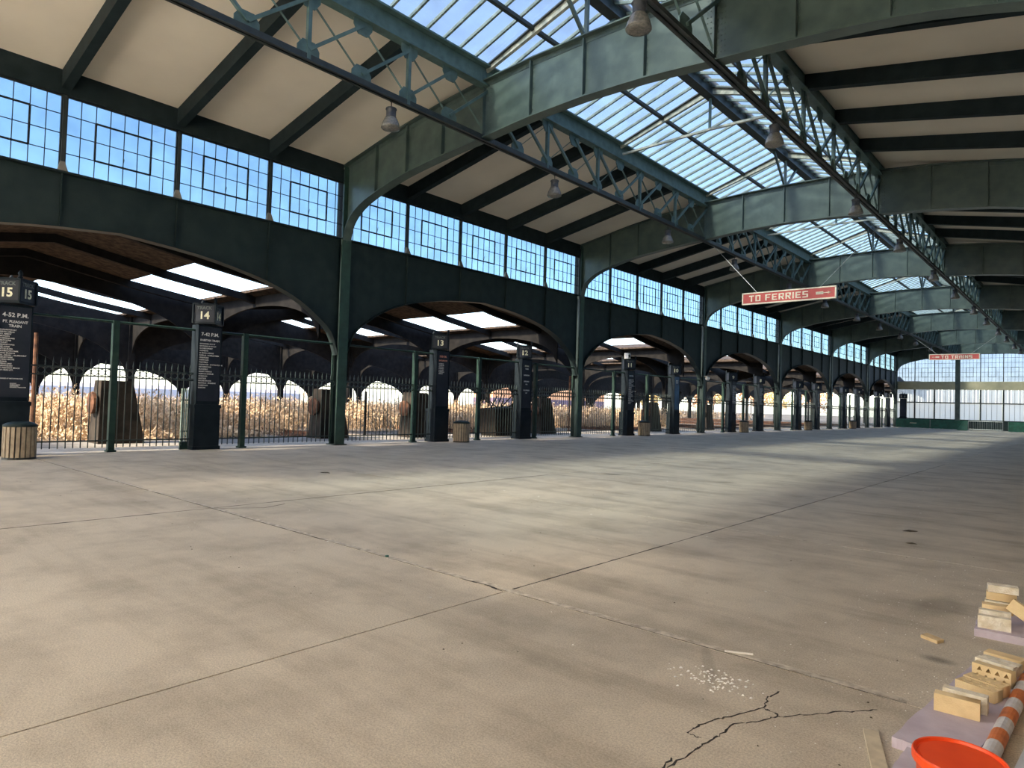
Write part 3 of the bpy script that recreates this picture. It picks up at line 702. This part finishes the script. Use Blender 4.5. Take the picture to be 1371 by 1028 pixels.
# far glazed wall --------------------------------------------------------------------
yw = Y(7)+.25
wf = MB().box(XW, XE, yw-.06, yw+.06, 4.85, 5.84).build('wall_far', BAND); struct(wf, 'far end wall with an olive band between frosted panels and windows', 'wall')
MB().box(XW, XE, yw-.06, yw+.06, 0, 1.2).build('dado', GREEND, wf)
MB().box(XW, XE, yw-.08, yw+.08, 3.16, 3.28).build('transom', DARKST, wf)
MB().box(XW, XE, yw-.05, yw+.05, 9.15, 10.7).build('gable_plate', GREEND, wf)
MB().prism([(XC-TO, yw-.02, 10.7), (XC+TO, yw-.02, 10.7), (XC+TO, yw-.02, 11.05), (XC, yw-.02, 12.15), (XC-TO, yw-.02, 11.05)], [(XC-TO, yw+.02, 10.7), (XC+TO, yw+.02, 10.7), (XC+TO, yw+.02, 11.05), (XC, yw+.02, 12.15), (XC-TO, yw+.02, 11.05)]).build('gable_plate', GREEND, wf)
xs = [XW, -17.58, -15.44, XC-TO-.12, XC-TO+.12, -10.7, -8.46, XC+TO-.12, XC+TO+.12, -3.72, -1.58, XE]
for x in (-17.58, -15.44, -10.7, -8.46, -3.72, -1.58):
    MB().box(x-.07, x+.07, yw-.1, yw+.1, 0, 4.85).build('mullion', DARKST, wf)
    MB().box(x-.04, x+.04, yw-.07, yw+.07, 5.84, 9.3).build('mullion', BLACK, wf)
for s in (-1, 1): MB().box(XC+s*TO-.25, XC+s*TO+.25, yw-.2, yw+.1, 0, 9.3).build('end_post', GREEN, wf)
n = 0
for a, b in zip(xs, xs[1:]):
    if b-a < .5: continue
    n += 1
    for i in range(4):
        p, q = a+.08+(b-a-.16)*i/4, a+.08+(b-a-.16)*(i+1)/4
        MB().box(p+.012, q-.012, yw-.01, yw+.01, 1.2, 3.16).build('panel', FROSTF, wf)
        MB().box(p-.012, p+.012, yw-.02, yw+.02, 1.2, 4.85).build('glazing_bar', DARKST, wf)
    for i in range(6):
        p, q = a+.08+(b-a-.16)*i/6, a+.08+(b-a-.16)*(i+1)/6
        MB().box(p+.01, q-.01, yw-.01, yw+.01, 3.28, 4.85).build('panel', FROSTF, wf)
    WN[0] += 1
    o = bpy.data.objects.new('window_%d' % WN[0], None); COL.objects.link(o); o.location = ((a+b)/2, yw, 5.84)
    struct(o, '%s tall steel window above the far wall band, counting from the track side' % ordinal(n-1), 'window')
    hw = (b-a)/2-.04; MB().box(-hw, hw, -.003, .003, 0, 3.4).build('glazing', ENDG, o)
    mb = MB()
    for i in range(1, 6): mb.box(-hw+2*hw*i/6-.013, -hw+2*hw*i/6+.013, -.02, .02, 0, 3.4)
    for j in range(1, 6): mb.box(-hw, hw, -.019, .019, j*.57-.013, j*.57+.013)
    mb.build('muntin_grid', BLACK, o)
    e = 2*hw/6
    MB().box(-e-.03, -e+.02, -.03, .03, .57, 1.71).box(e-.02, e+.03, -.03, .03, .57, 1.71).box(-e, e, -.03, .03, .55, .6).box(-e, e, -.03, .03, 1.69, 1.74).build('vent_sash', BLACK, o)

# crowd barriers before the far wall
def barrier(x0, x1, y, label, tarp, fold=False):
    t = thing('crowd_barrier', label, 'barrier', (x0, y, 0), group='barriers before the far wall'); Wd = x1-x0
    MB().tube((0, 0, .2), (0, 0, 1.1), .022).tube((Wd, 0, .2), (Wd, 0, 1.1), .022).tube((0, 0, 1.1), (Wd, 0, 1.1), .022).tube((0, 0, .2), (Wd, 0, .2), .022).build('frame', GALV, t)
    for x in (.25, Wd-.25): MB().box(x-.03, x+.03, -.32, .32, 0, .03).box(x-.02, x+.02, -.02, .02, .0, .22).build('foot', GALV, t)
    nb = int(Wd/.16)
    bm = MB().tube((0, 0, .2), (0, 0, 1.1), .011, 6).mesh('bar', GALV)
    if not tarp:
        for i in range(1, nb): inst('bar', bm, t, (Wd*i/nb, 0, 0))
    else:
        lo, hi = [], []; rnd = random.Random(int(x0*10))
        for i in range(25):
            f = i/24; wv = .03*math.sin(f*19)+rnd.uniform(-.012, .012)
            lo.append((f*Wd, -.07+wv, .10+rnd.uniform(-.02, .02))); hi.append((f*Wd, -.045+wv*.3, 1.13))
        tp = MB().strip(lo, hi, (0, .02, 0)).build('tarp', TARP, t)
        MB().box(Wd*.42, Wd*.62, -.12, -.10, .62, .68).build('tarp_print', PALEY, tp) if not fold else None
        if fold:
            MB().strip([(Wd*.72, -.34, .02), (Wd*.82, -.40, .03), (Wd*.9, -.36, .02), (Wd, -.34, .02)], [(Wd*.90, -.1, 1.15), (Wd*.93, -.13, 1.14), (Wd*.97, -.1, 1.14), (Wd, -.12, 1.14)], (0, .02, 0)).build('tarp_fold', TARP, t)
    return t
barrier(-18.25, -14.75, 90.5, 'green tarp covered barrier beside the far corner column', True)
barrier(-14.6, -11.0, 90.0, 'green tarp covered barrier with a fold of tarp sagging to the floor', True, True)
barrier(-10.95, -7.85, 90.0, 'bare galvanised crowd barrier with vertical bars before the far wall', False)
barrier(-7.3, -3.7, 89.5, 'green tarp covered barrier with yellow print at the edge of the picture', True)

# house-side wall and the bay behind the camera ------------------------------------------
wr = MB()
wr.box(XE+.1, XE+.4, YB-.1, 97.6, 0, ZS).box(XE+.1, XE+.3, YB-.1, 97.6, ZH, 9.75)
for k in range(0, 8): wr.box(XE-.18, XE+.18, Y(k)-.18, Y(k)+.18, 0, 9.6)
for k in range(-1, 7):
    for i in range(1, 5): wr.box(XE+.05, XE+.2, Y(k)+2.8*i-.04, Y(k)+2.8*i+.04, ZS, ZH)
struct(wr.build('wall_house_side', BRW), 'plain wall of the station house beside the camera', 'wall')
struct(MB().box(XE+.14, XE+.15, YB-.1, 97.6, ZS, ZH).build('window_%d' % (WN[0]+1), CLEAR), 'clerestory glass strip over the station house wall', 'window')
wb = MB().box(XW-.2, XE+.4, YB-.1, YB+.1, 0, 1.2).box(XW-.2, XE+.4, YB-.1, YB+.1, 4.85, 5.84).box(XW-.2, XE+.4, YB-.1, YB+.1, 9.3, 10.7)
for x in (-17.58, -15.44, -13, -10.7, -8.46, -6.16, -3.72, -1.58): wb.box(x-.08, x+.08, YB-.1, YB+.1, 1.2, 9.3).box(XW-.2, XW+.2, YB+.1, YB+.5, 0, 9.7)
wb.box(XW-.1, XW+.1, YB+.1, Y(0)+2.8, 5.6, ZS).box(XW-.1, XW+.1, YB+.1, Y(0)+2.8, ZH, 9.7)
wb.prism([(XC-TO, YB, 10.7), (XC+TO, YB, 10.7), (XC+TO, YB, 11.05), (XC, YB, 12.15), (XC-TO, YB, 11.05)], [(XC-TO, YB+.1, 10.7), (XC+TO, YB+.1, 10.7), (XC+TO, YB+.1, 11.05), (XC, YB+.1, 12.15), (XC-TO, YB+.1, 11.05)])
struct(wb.build('wall_back_fill', BRW), 'unseen end wall set close behind the camera for fill light', 'wall')  # unseen wall, moved in close to carry the fill glazing
struct(MB().box(XW-.01, XW+.0, YB+.1, Y(0)+2.8, ZS, ZH).build('window_%d' % (WN[0]+2), CLEAR), 'clerestory strip in the hall behind the camera', 'window')
struct(MB().box(XW, XE, YB, YB+.01, 1.2, 9.3).build('window_%d' % (WN[0]+3), FROST_FILL), 'unseen frosted glazing added behind the camera as fill light', 'window')  # added out of view; sunlit from behind, it brightens the foreground

# train shed behind the fences --------------------------------------------------------------
VP = [(0, 5.60), (.5, 5.70), (3.5, 6.10), (7, 6.72)]
def vz(o): return interp(VP, min(o, L-o))
XS0, XS1 = -20.6, -68.0
XCOLS = [-30.0, -39.2, -48.4, -57.6, -66.8]
rnd = random.Random(11)
JST = [XS0-1.6-3.6*i for i in range(13)]
for k in range(-1, 9):
    nm = ('tracks %s and %s' % tn(k)) if 0 <= k < 7 else ('the bay behind the camera' if k < 0 else 'the bay %s beyond the far end' % ('just' if k == 7 else 'next'))
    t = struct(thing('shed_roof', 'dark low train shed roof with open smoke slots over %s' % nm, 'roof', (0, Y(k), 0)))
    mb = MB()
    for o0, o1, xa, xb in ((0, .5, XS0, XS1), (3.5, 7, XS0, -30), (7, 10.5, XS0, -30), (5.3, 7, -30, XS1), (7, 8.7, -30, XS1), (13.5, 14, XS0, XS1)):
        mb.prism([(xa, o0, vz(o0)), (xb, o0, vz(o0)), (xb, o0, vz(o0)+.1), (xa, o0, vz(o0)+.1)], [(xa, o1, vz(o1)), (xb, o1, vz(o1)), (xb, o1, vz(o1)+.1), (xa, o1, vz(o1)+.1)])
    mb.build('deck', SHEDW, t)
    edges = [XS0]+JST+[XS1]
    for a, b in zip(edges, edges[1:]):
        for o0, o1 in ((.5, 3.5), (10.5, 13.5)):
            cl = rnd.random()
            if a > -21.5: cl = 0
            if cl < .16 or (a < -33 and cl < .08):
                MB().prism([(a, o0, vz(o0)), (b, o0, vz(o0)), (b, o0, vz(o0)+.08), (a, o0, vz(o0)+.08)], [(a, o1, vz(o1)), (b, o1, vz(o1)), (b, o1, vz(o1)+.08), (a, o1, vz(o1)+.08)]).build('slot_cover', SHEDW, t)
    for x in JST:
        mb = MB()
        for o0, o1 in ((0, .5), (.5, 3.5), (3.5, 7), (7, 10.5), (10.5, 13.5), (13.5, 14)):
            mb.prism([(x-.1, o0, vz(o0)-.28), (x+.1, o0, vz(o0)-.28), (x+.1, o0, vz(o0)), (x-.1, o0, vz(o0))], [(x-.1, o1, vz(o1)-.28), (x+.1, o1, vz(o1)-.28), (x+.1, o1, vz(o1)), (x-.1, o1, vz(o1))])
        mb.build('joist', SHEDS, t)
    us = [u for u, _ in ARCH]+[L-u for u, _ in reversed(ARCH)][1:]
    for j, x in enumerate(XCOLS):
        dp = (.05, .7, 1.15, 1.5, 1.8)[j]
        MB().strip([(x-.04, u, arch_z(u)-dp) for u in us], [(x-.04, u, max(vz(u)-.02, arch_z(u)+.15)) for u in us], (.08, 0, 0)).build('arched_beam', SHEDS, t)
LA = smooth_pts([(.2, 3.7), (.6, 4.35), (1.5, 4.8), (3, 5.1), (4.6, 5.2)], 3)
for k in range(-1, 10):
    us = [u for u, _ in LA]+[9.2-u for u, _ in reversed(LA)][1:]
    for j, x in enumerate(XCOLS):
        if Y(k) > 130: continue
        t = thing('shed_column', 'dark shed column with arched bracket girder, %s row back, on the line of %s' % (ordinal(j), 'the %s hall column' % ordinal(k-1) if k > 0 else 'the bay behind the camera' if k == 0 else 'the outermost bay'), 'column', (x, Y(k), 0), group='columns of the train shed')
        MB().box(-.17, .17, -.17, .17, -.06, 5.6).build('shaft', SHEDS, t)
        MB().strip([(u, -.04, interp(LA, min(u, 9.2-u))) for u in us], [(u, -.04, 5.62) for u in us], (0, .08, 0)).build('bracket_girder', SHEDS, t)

# bumping posts, hopper and rails behind the fence
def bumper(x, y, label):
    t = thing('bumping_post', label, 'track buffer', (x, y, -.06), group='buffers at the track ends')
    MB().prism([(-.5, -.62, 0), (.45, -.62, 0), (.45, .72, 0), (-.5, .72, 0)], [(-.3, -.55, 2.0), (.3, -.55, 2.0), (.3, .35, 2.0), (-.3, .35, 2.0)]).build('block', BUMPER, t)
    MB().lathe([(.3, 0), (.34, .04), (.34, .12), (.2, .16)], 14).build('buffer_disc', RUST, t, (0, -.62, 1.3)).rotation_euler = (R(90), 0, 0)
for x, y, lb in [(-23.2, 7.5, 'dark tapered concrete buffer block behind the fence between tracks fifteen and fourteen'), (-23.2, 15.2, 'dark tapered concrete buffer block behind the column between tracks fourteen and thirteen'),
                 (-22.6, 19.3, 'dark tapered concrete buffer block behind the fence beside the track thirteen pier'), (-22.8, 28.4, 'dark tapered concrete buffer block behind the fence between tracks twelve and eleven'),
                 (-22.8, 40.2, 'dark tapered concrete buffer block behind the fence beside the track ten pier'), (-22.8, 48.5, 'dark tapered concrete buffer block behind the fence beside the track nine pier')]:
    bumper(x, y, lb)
t = thing('scrap_hopper', 'dark tapered scrap hopper filled with branches behind the track twelve fence', 'hopper', (-22.2, 24.3, -.06))
MB().prism([(-.5, -.75, 0), (.5, -.75, 0), (.5, .75, 0), (-.5, .75, 0)], [(-.6, -1.05, 1.35), (.6, -1.05, 1.35), (.6, 1.05, 1.5), (-.6, 1.05, 1.5)]).build('bin_body', BUMPER, t)
for i in range(9):
    a = rnd.uniform(-1, 1); MB().tube((rnd.uniform(-.4, .4), a*.8, 1.3), (rnd.uniform(-.6, .6), a*.8+rnd.uniform(-.7, .7), rnd.uniform(1.7, 2.3)), .03, 5).build('branch', SHEDS, t)
for k in range(0, 7):
    for o, nn in ((2.2, 0), (11.8, 1)):
        num = tracks(k)[nn]
        t = thing('railway_track', 'pair of rusted rails running back from the track %s gate' % NUM[num], 'track', (0, Y(k)+o, -.06), group='rails in the train shed')
        for s in (-1, 1): MB().box(-66, -24, s*.72-.035, s*.72+.035, .0, .14).build('rail', RUST, t)
for x, y, h, c, lb in [(-24.5, 5.6, 3.4, RUST, 'thin rust red post behind the track fifteen fence'), (-25, 18.3, 2.0, SHEDS, 'short dark post with a rail behind the track thirteen fence'), (-25.5, 34.5, 3.5, RUST, 'thin rust red post behind the track eleven fence')]:
    t = thing('steel_post', lb, 'post', (x, y, -.06)); MB().tube((0, 0, 0), (0, 0, h), .06).build('shaft', c, t); MB().box(-.1, .1, -.1, .1, 0, .03).build('foot', c, t)

# dry brush growing between the tracks
def brush(name, n, x0, x1, y0, y1, h0, h1, label, seed):
    rn = random.Random(seed); v, f = [], []
    cl = [(rn.uniform(x0, x1), rn.uniform(y0, y1), rn.uniform(.6, 1.5), rn.uniform(h0, h1)) for _ in range(n//40)]
    for cx, cy, r, h in cl:
        for _ in range(40):
            a = rn.uniform(0, 6.28); q = r*math.sqrt(rn.random()); x, y = cx+q*math.cos(a), cy+q*math.sin(a)
            hh = h*rn.uniform(.45, 1.1)*(1-.35*(q/r)**2); lx, ly = rn.uniform(-.8, .8), rn.uniform(-.8, .8); b = rn.uniform(0, 3.14); wd = rn.uniform(.008, .02)
            wx, wy = wd*math.cos(b), wd*math.sin(b); i = len(v)
            v.extend([(x-wx, y-wy, -.06), (x+wx, y+wy, -.06), (x+lx*.5+wx*.8, y+ly*.5+wy*.8, hh*.7), (x+lx*.5-wx*.8, y+ly*.5-wy*.8, hh*.7), (x+lx, y+ly, hh)])
            f.extend([(i, i+1, i+2, i+3), (i+3, i+2, i+4)])
            for _ in range(5):
                t_ = rn.uniform(.25, 1); zz = hh*t_; px, py = x+lx*t_+rn.uniform(-.12, .12), y+ly*t_+rn.uniform(-.12, .12); e = rn.uniform(0, 6.28); le = rn.uniform(.06, .17); i = len(v)
                v.extend([(px, py, zz), (px+le*math.cos(e), py+le*math.sin(e), zz+rn.uniform(-.1, .14)), (px+le*.5*math.cos(e)-.05*math.sin(e), py+le*.5*math.sin(e)+.05*math.cos(e), zz+rn.uniform(.02, .12))]); f.append((i, i+1, i+2))
    me = bpy.data.meshes.new(name); me.from_pydata(v, [], f); me.materials.append(BRUSHM)
    tag(inst(name, me), label, 'brush', kind='stuff')
brush('dry_brush', 26000, -42, -28, 3, 56, 1.2, 1.85, 'dense dry tan brush growing over the tracks inside the shed', 4)
brush('dry_brush', 7000, -64, -46.5, 15, 120, 1.2, 1.9, 'dry tan brush at the far side of the train shed', 5)
brush('dry_brush', 700, -25.2, -24.9, 6.5, 13, .15, .5, 'low dry weeds close behind the track fourteen fence', 6)

# beyond the shed
t = thing('distant_building', 'long low distant building with orange upper wall beyond the shed', 'building', (-96, 120, -.06))
MB().box(-6, 0, -17, 25, 0, 2.7).build('lower_wall', PUR, t); MB().box(-6.0, -.15, -17, 25, 2.7, 8).build('upper_wall', ORB, t); MB().box(-6.4, .3, -17.4, 25.4, 8, 8.4).build('roof', PUR, t)
t = thing('distant_building', 'pale distant building low on the horizon beyond the shed', 'building', (-150, 70, -.06))
MB().box(-8, 0, -60, 20, 0, 2.4).build('lower_wall', mat('haze_blue_wall', (.36, .34, .36), (.30, .29, .31), .9, .2), t); MB().box(-8, -2, -60, 20, 2.4, 3.2).build('roof', mat('pale_wall', (.75, .62, .56), (.65, .52, .48), .9, .2), t)
def tree(x, y, h, r, c, label, seed):
    rn = random.Random(seed); t = thing('autumn_tree', label, 'tree', (x, y, -.06), group='trees beyond the shed')
    mb = MB().tube((0, 0, 0), (0, 0, h*.6), .22, 7)
    for i in range(5):
        a = rn.uniform(0, 6.28); mb.tube((0, 0, h*rn.uniform(.3, .5)), (r*.6*math.cos(a), r*.6*math.sin(a), h*rn.uniform(.6, .85)), .08, 5)
    mb.build('trunk', BARK, t)
    v, f = [], []; blobs = [(rn.uniform(-.5, .5)*r, rn.uniform(-.5, .5)*r, h*rn.uniform(.4, .85), r*rn.uniform(.4, .65)) for _ in range(9)]
    for bx, by, bz, br in blobs:
        for _ in range(130):
            d_ = Vector((rn.gauss(0, 1), rn.gauss(0, 1), rn.gauss(0, 1))).normalized()*br*rn.uniform(.6, 1.05)
            p = Vector((bx, by, bz))+d_; a = Vector((rn.gauss(0, 1), rn.gauss(0, 1), rn.gauss(0, 1))).normalized()*.38; b_ = a.orthogonal().normalized()*.3; i = len(v)
            v.extend([tuple(p-a), tuple(p+b_), tuple(p+a), tuple(p-b_)]); f.append((i, i+1, i+2, i+3))
    me = bpy.data.meshes.new('crown'); me.from_pydata(v, [], f); me.materials.append(c); inst('crown', me, t)['kind'] = 'stuff'
TR = [(-92, 152, 10, 4.5, LEAFY), (-95, 168, 11, 5, LEAFY), (-90, 186, 10, 5, LEAFO), (-94, 206, 12, 6, LEAFY), (-92, 232, 12, 6, LEAFO), (-94, 262, 13, 7, LEAFY), (-90, 296, 13, 7, LEAFO)]
for i, (x, y, h, r, c) in enumerate(TR): tree(x, y, h, r, c, '%s %s autumn tree beyond the shed, counting towards the far end' % (ordinal(i), 'yellow' if c is LEAFY else 'rust coloured'), 20+i)

# ------------------------------------------------------------------ foreground: bricks, foam, bucket, pole, wood
BL, BW, BHt = .20, .09, .062
def curve_brick(holes, mtl):
    cu = bpy.data.curves.new('b', 'CURVE'); cu.dimensions = '2D'; cu.fill_mode = 'BOTH'; cu.extrude = BHt/2; cu.bevel_depth = 0
    def loop(pts):
        sp = cu.splines.new('POLY'); sp.points.add(len(pts)-1); sp.use_cyclic_u = True
        for p_, q in zip(sp.points, pts): p_.co = (*q, 0, 1)
    loop([(-BL/2, -BW/2), (BL/2, -BW/2), (BL/2, BW/2), (-BL/2, BW/2)])
    for h in holes: loop(h)
    o = bpy.data.objects.new('b', cu); COL.objects.link(o); dg = bpy.context.evaluated_depsgraph_get()
    me = bpy.data.meshes.new_from_object(o.evaluated_get(dg)); bpy.data.objects.remove(o); me.materials.clear(); me.materials.append(mtl); return me
tri = []
for r_ in range(2):
    for i in range(4):
        cx, cy = -.072+.046*i+.012*r_, -.02+.04*r_; tri.append([(cx-.015, cy-.011), (cx+.015, cy-.011), (cx, cy+.015)])
cored_me = curve_brick(tri, BRICKT); solid_t = curve_brick([], BRICKT)
def rough_brick(seed, frog=True):
    rn = random.Random(seed); mb = MB(); mb.box(-BL/2, BL/2, -BW/2, BW/2, -BHt/2, BHt/2-.006)
    nx, ny = 9, 4; z = BHt/2-.006                     # lumpy mortar skin
    g = [[(-BL/2+BL*i/nx, -BW/2+BW*j/ny, z+(.002 if i in (0, nx) or j in (0, ny) else rn.uniform(.001, .009))) for j in range(ny+1)] for i in range(nx+1)]
    st = len(mb.v)
    for row in g: mb.v += row
    for i in range(nx):
        for j in range(ny): a = st+i*(ny+1)+j; mb.f.append((a, a+ny+1, a+ny+2, a+1))
    return mb.mesh('brick', BRICKW)
rough = [rough_brick(i) for i in range(3)]
def brick(me, x, y, z, rz, label, edge=False, rot=None, group='bricks on the near foam board'):
    # edge: standing on its long edge
    o = inst('brick', me, None, (x, y, z+(BW/2 if edge else BHt/2)), rot=rot or ((R(90), 0, rz) if edge else (0, 0, rz)))
    return tag(o, label, 'brick', group)
FZ = .052
near = 'bricks on the near foam board'; far = 'bricks on the far foam board'
brick(solid_t, -.552, 4.225, FZ, R(3), 'smooth tan brick on edge, nearest the orange lid', True)
brick(rough[0], -.53, 4.335, FZ, R(0), 'white mortared brick on edge behind the smooth nearest one', True)
brick(cored_me, -.50, 4.59, FZ, R(-20), 'tan brick with triangular holes, first of two lying flat together')
brick(cored_me, -.475, 4.70, FZ+.0, R(-20), 'tan brick with triangular holes, second of two lying flat together')
brick(cored_me, -.46, 4.88, FZ, R(-16), 'tan holed brick on edge turned with its holes outward', True)
brick(rough[1], -.46, 4.99, FZ, R(-16), 'white mortared brick on edge behind the holed bricks', True)
brick(rough[2], -.45, 5.14, FZ, R(-14), 'thick white mortared brick lying flat, last but one of the near row')
brick(solid_t, -.44, 5.27, FZ, R(-13), 'plain tan brick lying flat, last of the near row')
brick(rough[2], -.57, 6.07, FZ+.005, R(6), 'white mortared brick on edge at the front of the far foam board', True, group=far)
brick(rough[0], -.585, 6.26, FZ+.005, R(5), 'white mortared brick on edge, second on the far foam board', True, group=far)
for i in range(3): brick([rough[1], solid_t, rough[0]][i], -.60+.01*i, 6.78-.01*i, FZ+.005+i*.066, R(4+3*i), ['bottom', 'middle', 'top'][i]+' brick of the small pile on the far foam board', group=far)
brick(solid_t, -.60, 6.60, FZ+.005, R(8), 'tan brick lying flat before the small far pile', group=far)
brick(solid_t, -.41, 6.30, FZ+.075, 0, 'tan brick tipped over at a slant on the far foam board', rot=(R(80), R(30), R(-14)), group=far)

def foam(x, y, lx, ly, z0, th, rz, label):
    rn = random.Random(int(abs(x)*100)); n_ = 14
    o = []
    for i in range(n_+1): o.append((-lx/2+lx*i/n_, -ly/2+rn.uniform(-.008, .004)))
    for i in range(n_+1): o.append((lx/2+rn.uniform(-.008, .006), -ly/2+ly*i/n_))
    for i in range(n_+1): o.append((lx/2-lx*i/n_, ly/2+rn.uniform(-.004, .006)))
    for i in range(n_+1): o.append((-lx/2+rn.uniform(-.008, .006), ly/2-ly*i/n_))
    mb = MB().prism([(a, b, 0) for a, b in o], [(a, b, th) for a, b in o]); ob = mb.build('foam_board', FOAM, None, (x, y, z0)); ob.rotation_euler = (0, 0, rz)
    tag(ob, label, 'foam board'); return ob
foam(-.50, 4.56, .31, 1.75, .0, .05, R(-6), 'torn lilac foam board carrying the near row of bricks')
foam(-.46, 3.32, .48, .72, .0, .028, R(-4), 'lilac foam board lying under the orange bucket')
foam(-.44, 6.52, .52, 1.05, .0, .055, R(2), 'lilac foam board under the far pile of bricks')

bk = thing('orange_bucket', 'orange plastic bucket with a bright orange snap lid', 'bucket', (-.378, 2.975, .03))
MB().lathe([(.125, 0), (.13, .01), (.138, .28), (.145, .29), (.145, .31)], 36).build('body', ORANGE, bk, smooth=True)
MB().lathe([(.150, .295), (.153, .30), (.153, .326), (.149, .332), (.143, .330), (.140, .320), (.134, .317), (.129, .324), (.02, .324), (.0, .324)], 48).build('lid', ORANGE, bk, smooth=False)

pl = thing('delineator_pole', 'fallen traffic delineator with orange and white bands', 'traffic pole', (-.37, 3.98, .045))
dv = Vector((.045, 1.0, .0)).normalized(); q = Vector((-.012, -.35, 0))
for i in range(9):
    MB().tube(q, q+dv*.165, .037, 16).build('band', POLEO if i % 2 == 0 else POLEW, pl, smooth=False); q = q+dv*.165
tag(MB().tube((-.425, 3.95, .012), (-.375, 4.75, .012), .011, 10).build('metal_rod', GALV), 'thin shiny metal rod lying beside the delineator', 'rod')
ob = MB()
lo, hi = [], []
for i in range(12): lo.append((-.32+.045*i, 3.35+.02*math.sin(i*2), .01+.02*(i % 3))); hi.append((-.26+.045*i, 4.05+.03*math.cos(i*3), .015+.02*((i+1) % 3)))
tag(ob.strip(lo, hi, (0, 0, .004)).build('plastic_sheet', PLAST), 'crumpled pale plastic sheet on the floor behind the bucket', 'sheet')

wsp = [(-.89, 3.775), (-.70, 3.205), (-.635, 3.22), (-.825, 3.79)]
ws = MB().prism([(a, b, 0) for a, b in wsp], [(a, b, .018) for a, b in wsp]).build('wood_strip', WOODG)
tag(ws, 'flat weathered wooden strip lying on the floor by the foam', 'wood strip')
tag(MB().prism([(-.962, 5.645, 0), (-.85, 5.575, 0), (-.82, 5.65, 0), (-.935, 5.725, 0)], [(-.962, 5.645, .022), (-.85, 5.575, .022), (-.82, 5.65, .022), (-.935, 5.725, .022)]).build('wood_offcut', WOOD), 'small pale wood offcut lying alone on the floor', 'wood block')

# specks of debris and mortar on the pavement
def flakes(name, n_, gen, mtl, label, seed, smin, smax):
    rn = random.Random(seed); v, f = [], []
    for _ in range(n_):
        x, y = gen(rn); s_ = rn.uniform(smin, smax); a = rn.uniform(0, 6.28); i = len(v)
        for q in range(4):
            b_ = a+q*1.57+rn.uniform(-.3, .3); rr = s_*rn.uniform(.5, 1); v.append((x+rr*math.cos(b_), y+rr*math.sin(b_), .001))
        v.append((x, y, .002+s_*.4)); f.extend([(i+q, i+(q+1) % 4, i+4) for q in range(4)])
    me = bpy.data.meshes.new(name); me.from_pydata(v, [], f); me.materials.append(mtl); tag(inst(name, me), label, 'debris', kind='stuff')
flakes('mortar_spatter', 110, lambda r: (r.gauss(-1.70, .11), r.gauss(3.84, .07)), FLAKE, 'white spatter of plaster crumbs on the near pavement', 1, .005, .017)
flakes('mortar_crumbs', 260, lambda r: (r.uniform(-1.6, -.5), r.uniform(3.3, 8.5)), FLAKE, 'pale crumbs of mortar strewn around the bricks', 2, .002, .008)
flakes('floor_litter', 420, lambda r: (r.uniform(-17, .1), 3.0+r.random()**1.6*30), LITTER, 'small dark bits of dirt scattered over the pavement', 3, .003, .013)
flakes('pale_litter', 120, lambda r: (r.uniform(-14, .1), 3.5+r.random()**1.5*26), FLAKE, 'small pale chips scattered over the pavement', 8, .004, .018)
def leaf(x, y, s_, rz, label, mtl=LITTER):
    mb = MB().prism([(-s_, 0, 0), (-s_*.2, -s_*.4, .0), (s_, -.1*s_, 0), (s_*.1, s_*.45, 0)], [(-s_, 0, .006), (-s_*.2, -s_*.4, .02), (s_, -.1*s_, .008), (s_*.1, s_*.45, .016)])
    o = mb.build('dead_leaf', mtl, None, (x, y, .001)); o.rotation_euler = (0, 0, rz); tag(o, label, 'leaf')
leaf(-1.95, 10.6, .10, .7, 'curled dark leaf lying far out beyond the far bricks')
leaf(-1.75, 9.6, .06, .2, 'smaller dark scrap just before the curled leaf')
leaf(-12.4, 8.1, .14, .3, 'dark flat scrap on the floor in front of the track fourteen pier')
tag(MB().lathe([(.02, 0), (.02, .012), (.016, .016)], 12).build('bottle_cap', TARP, None, (-5.46, 4.33, .0)), 'small green bottle cap sitting in the pavement joint', 'cap')
tag(MB().bar((-1.86, 4.32, .006), (-1.70, 4.40, .006), .01, .01).build('white_stick', FLAKE), 'thin white stick lying along the pavement joint', 'stick')
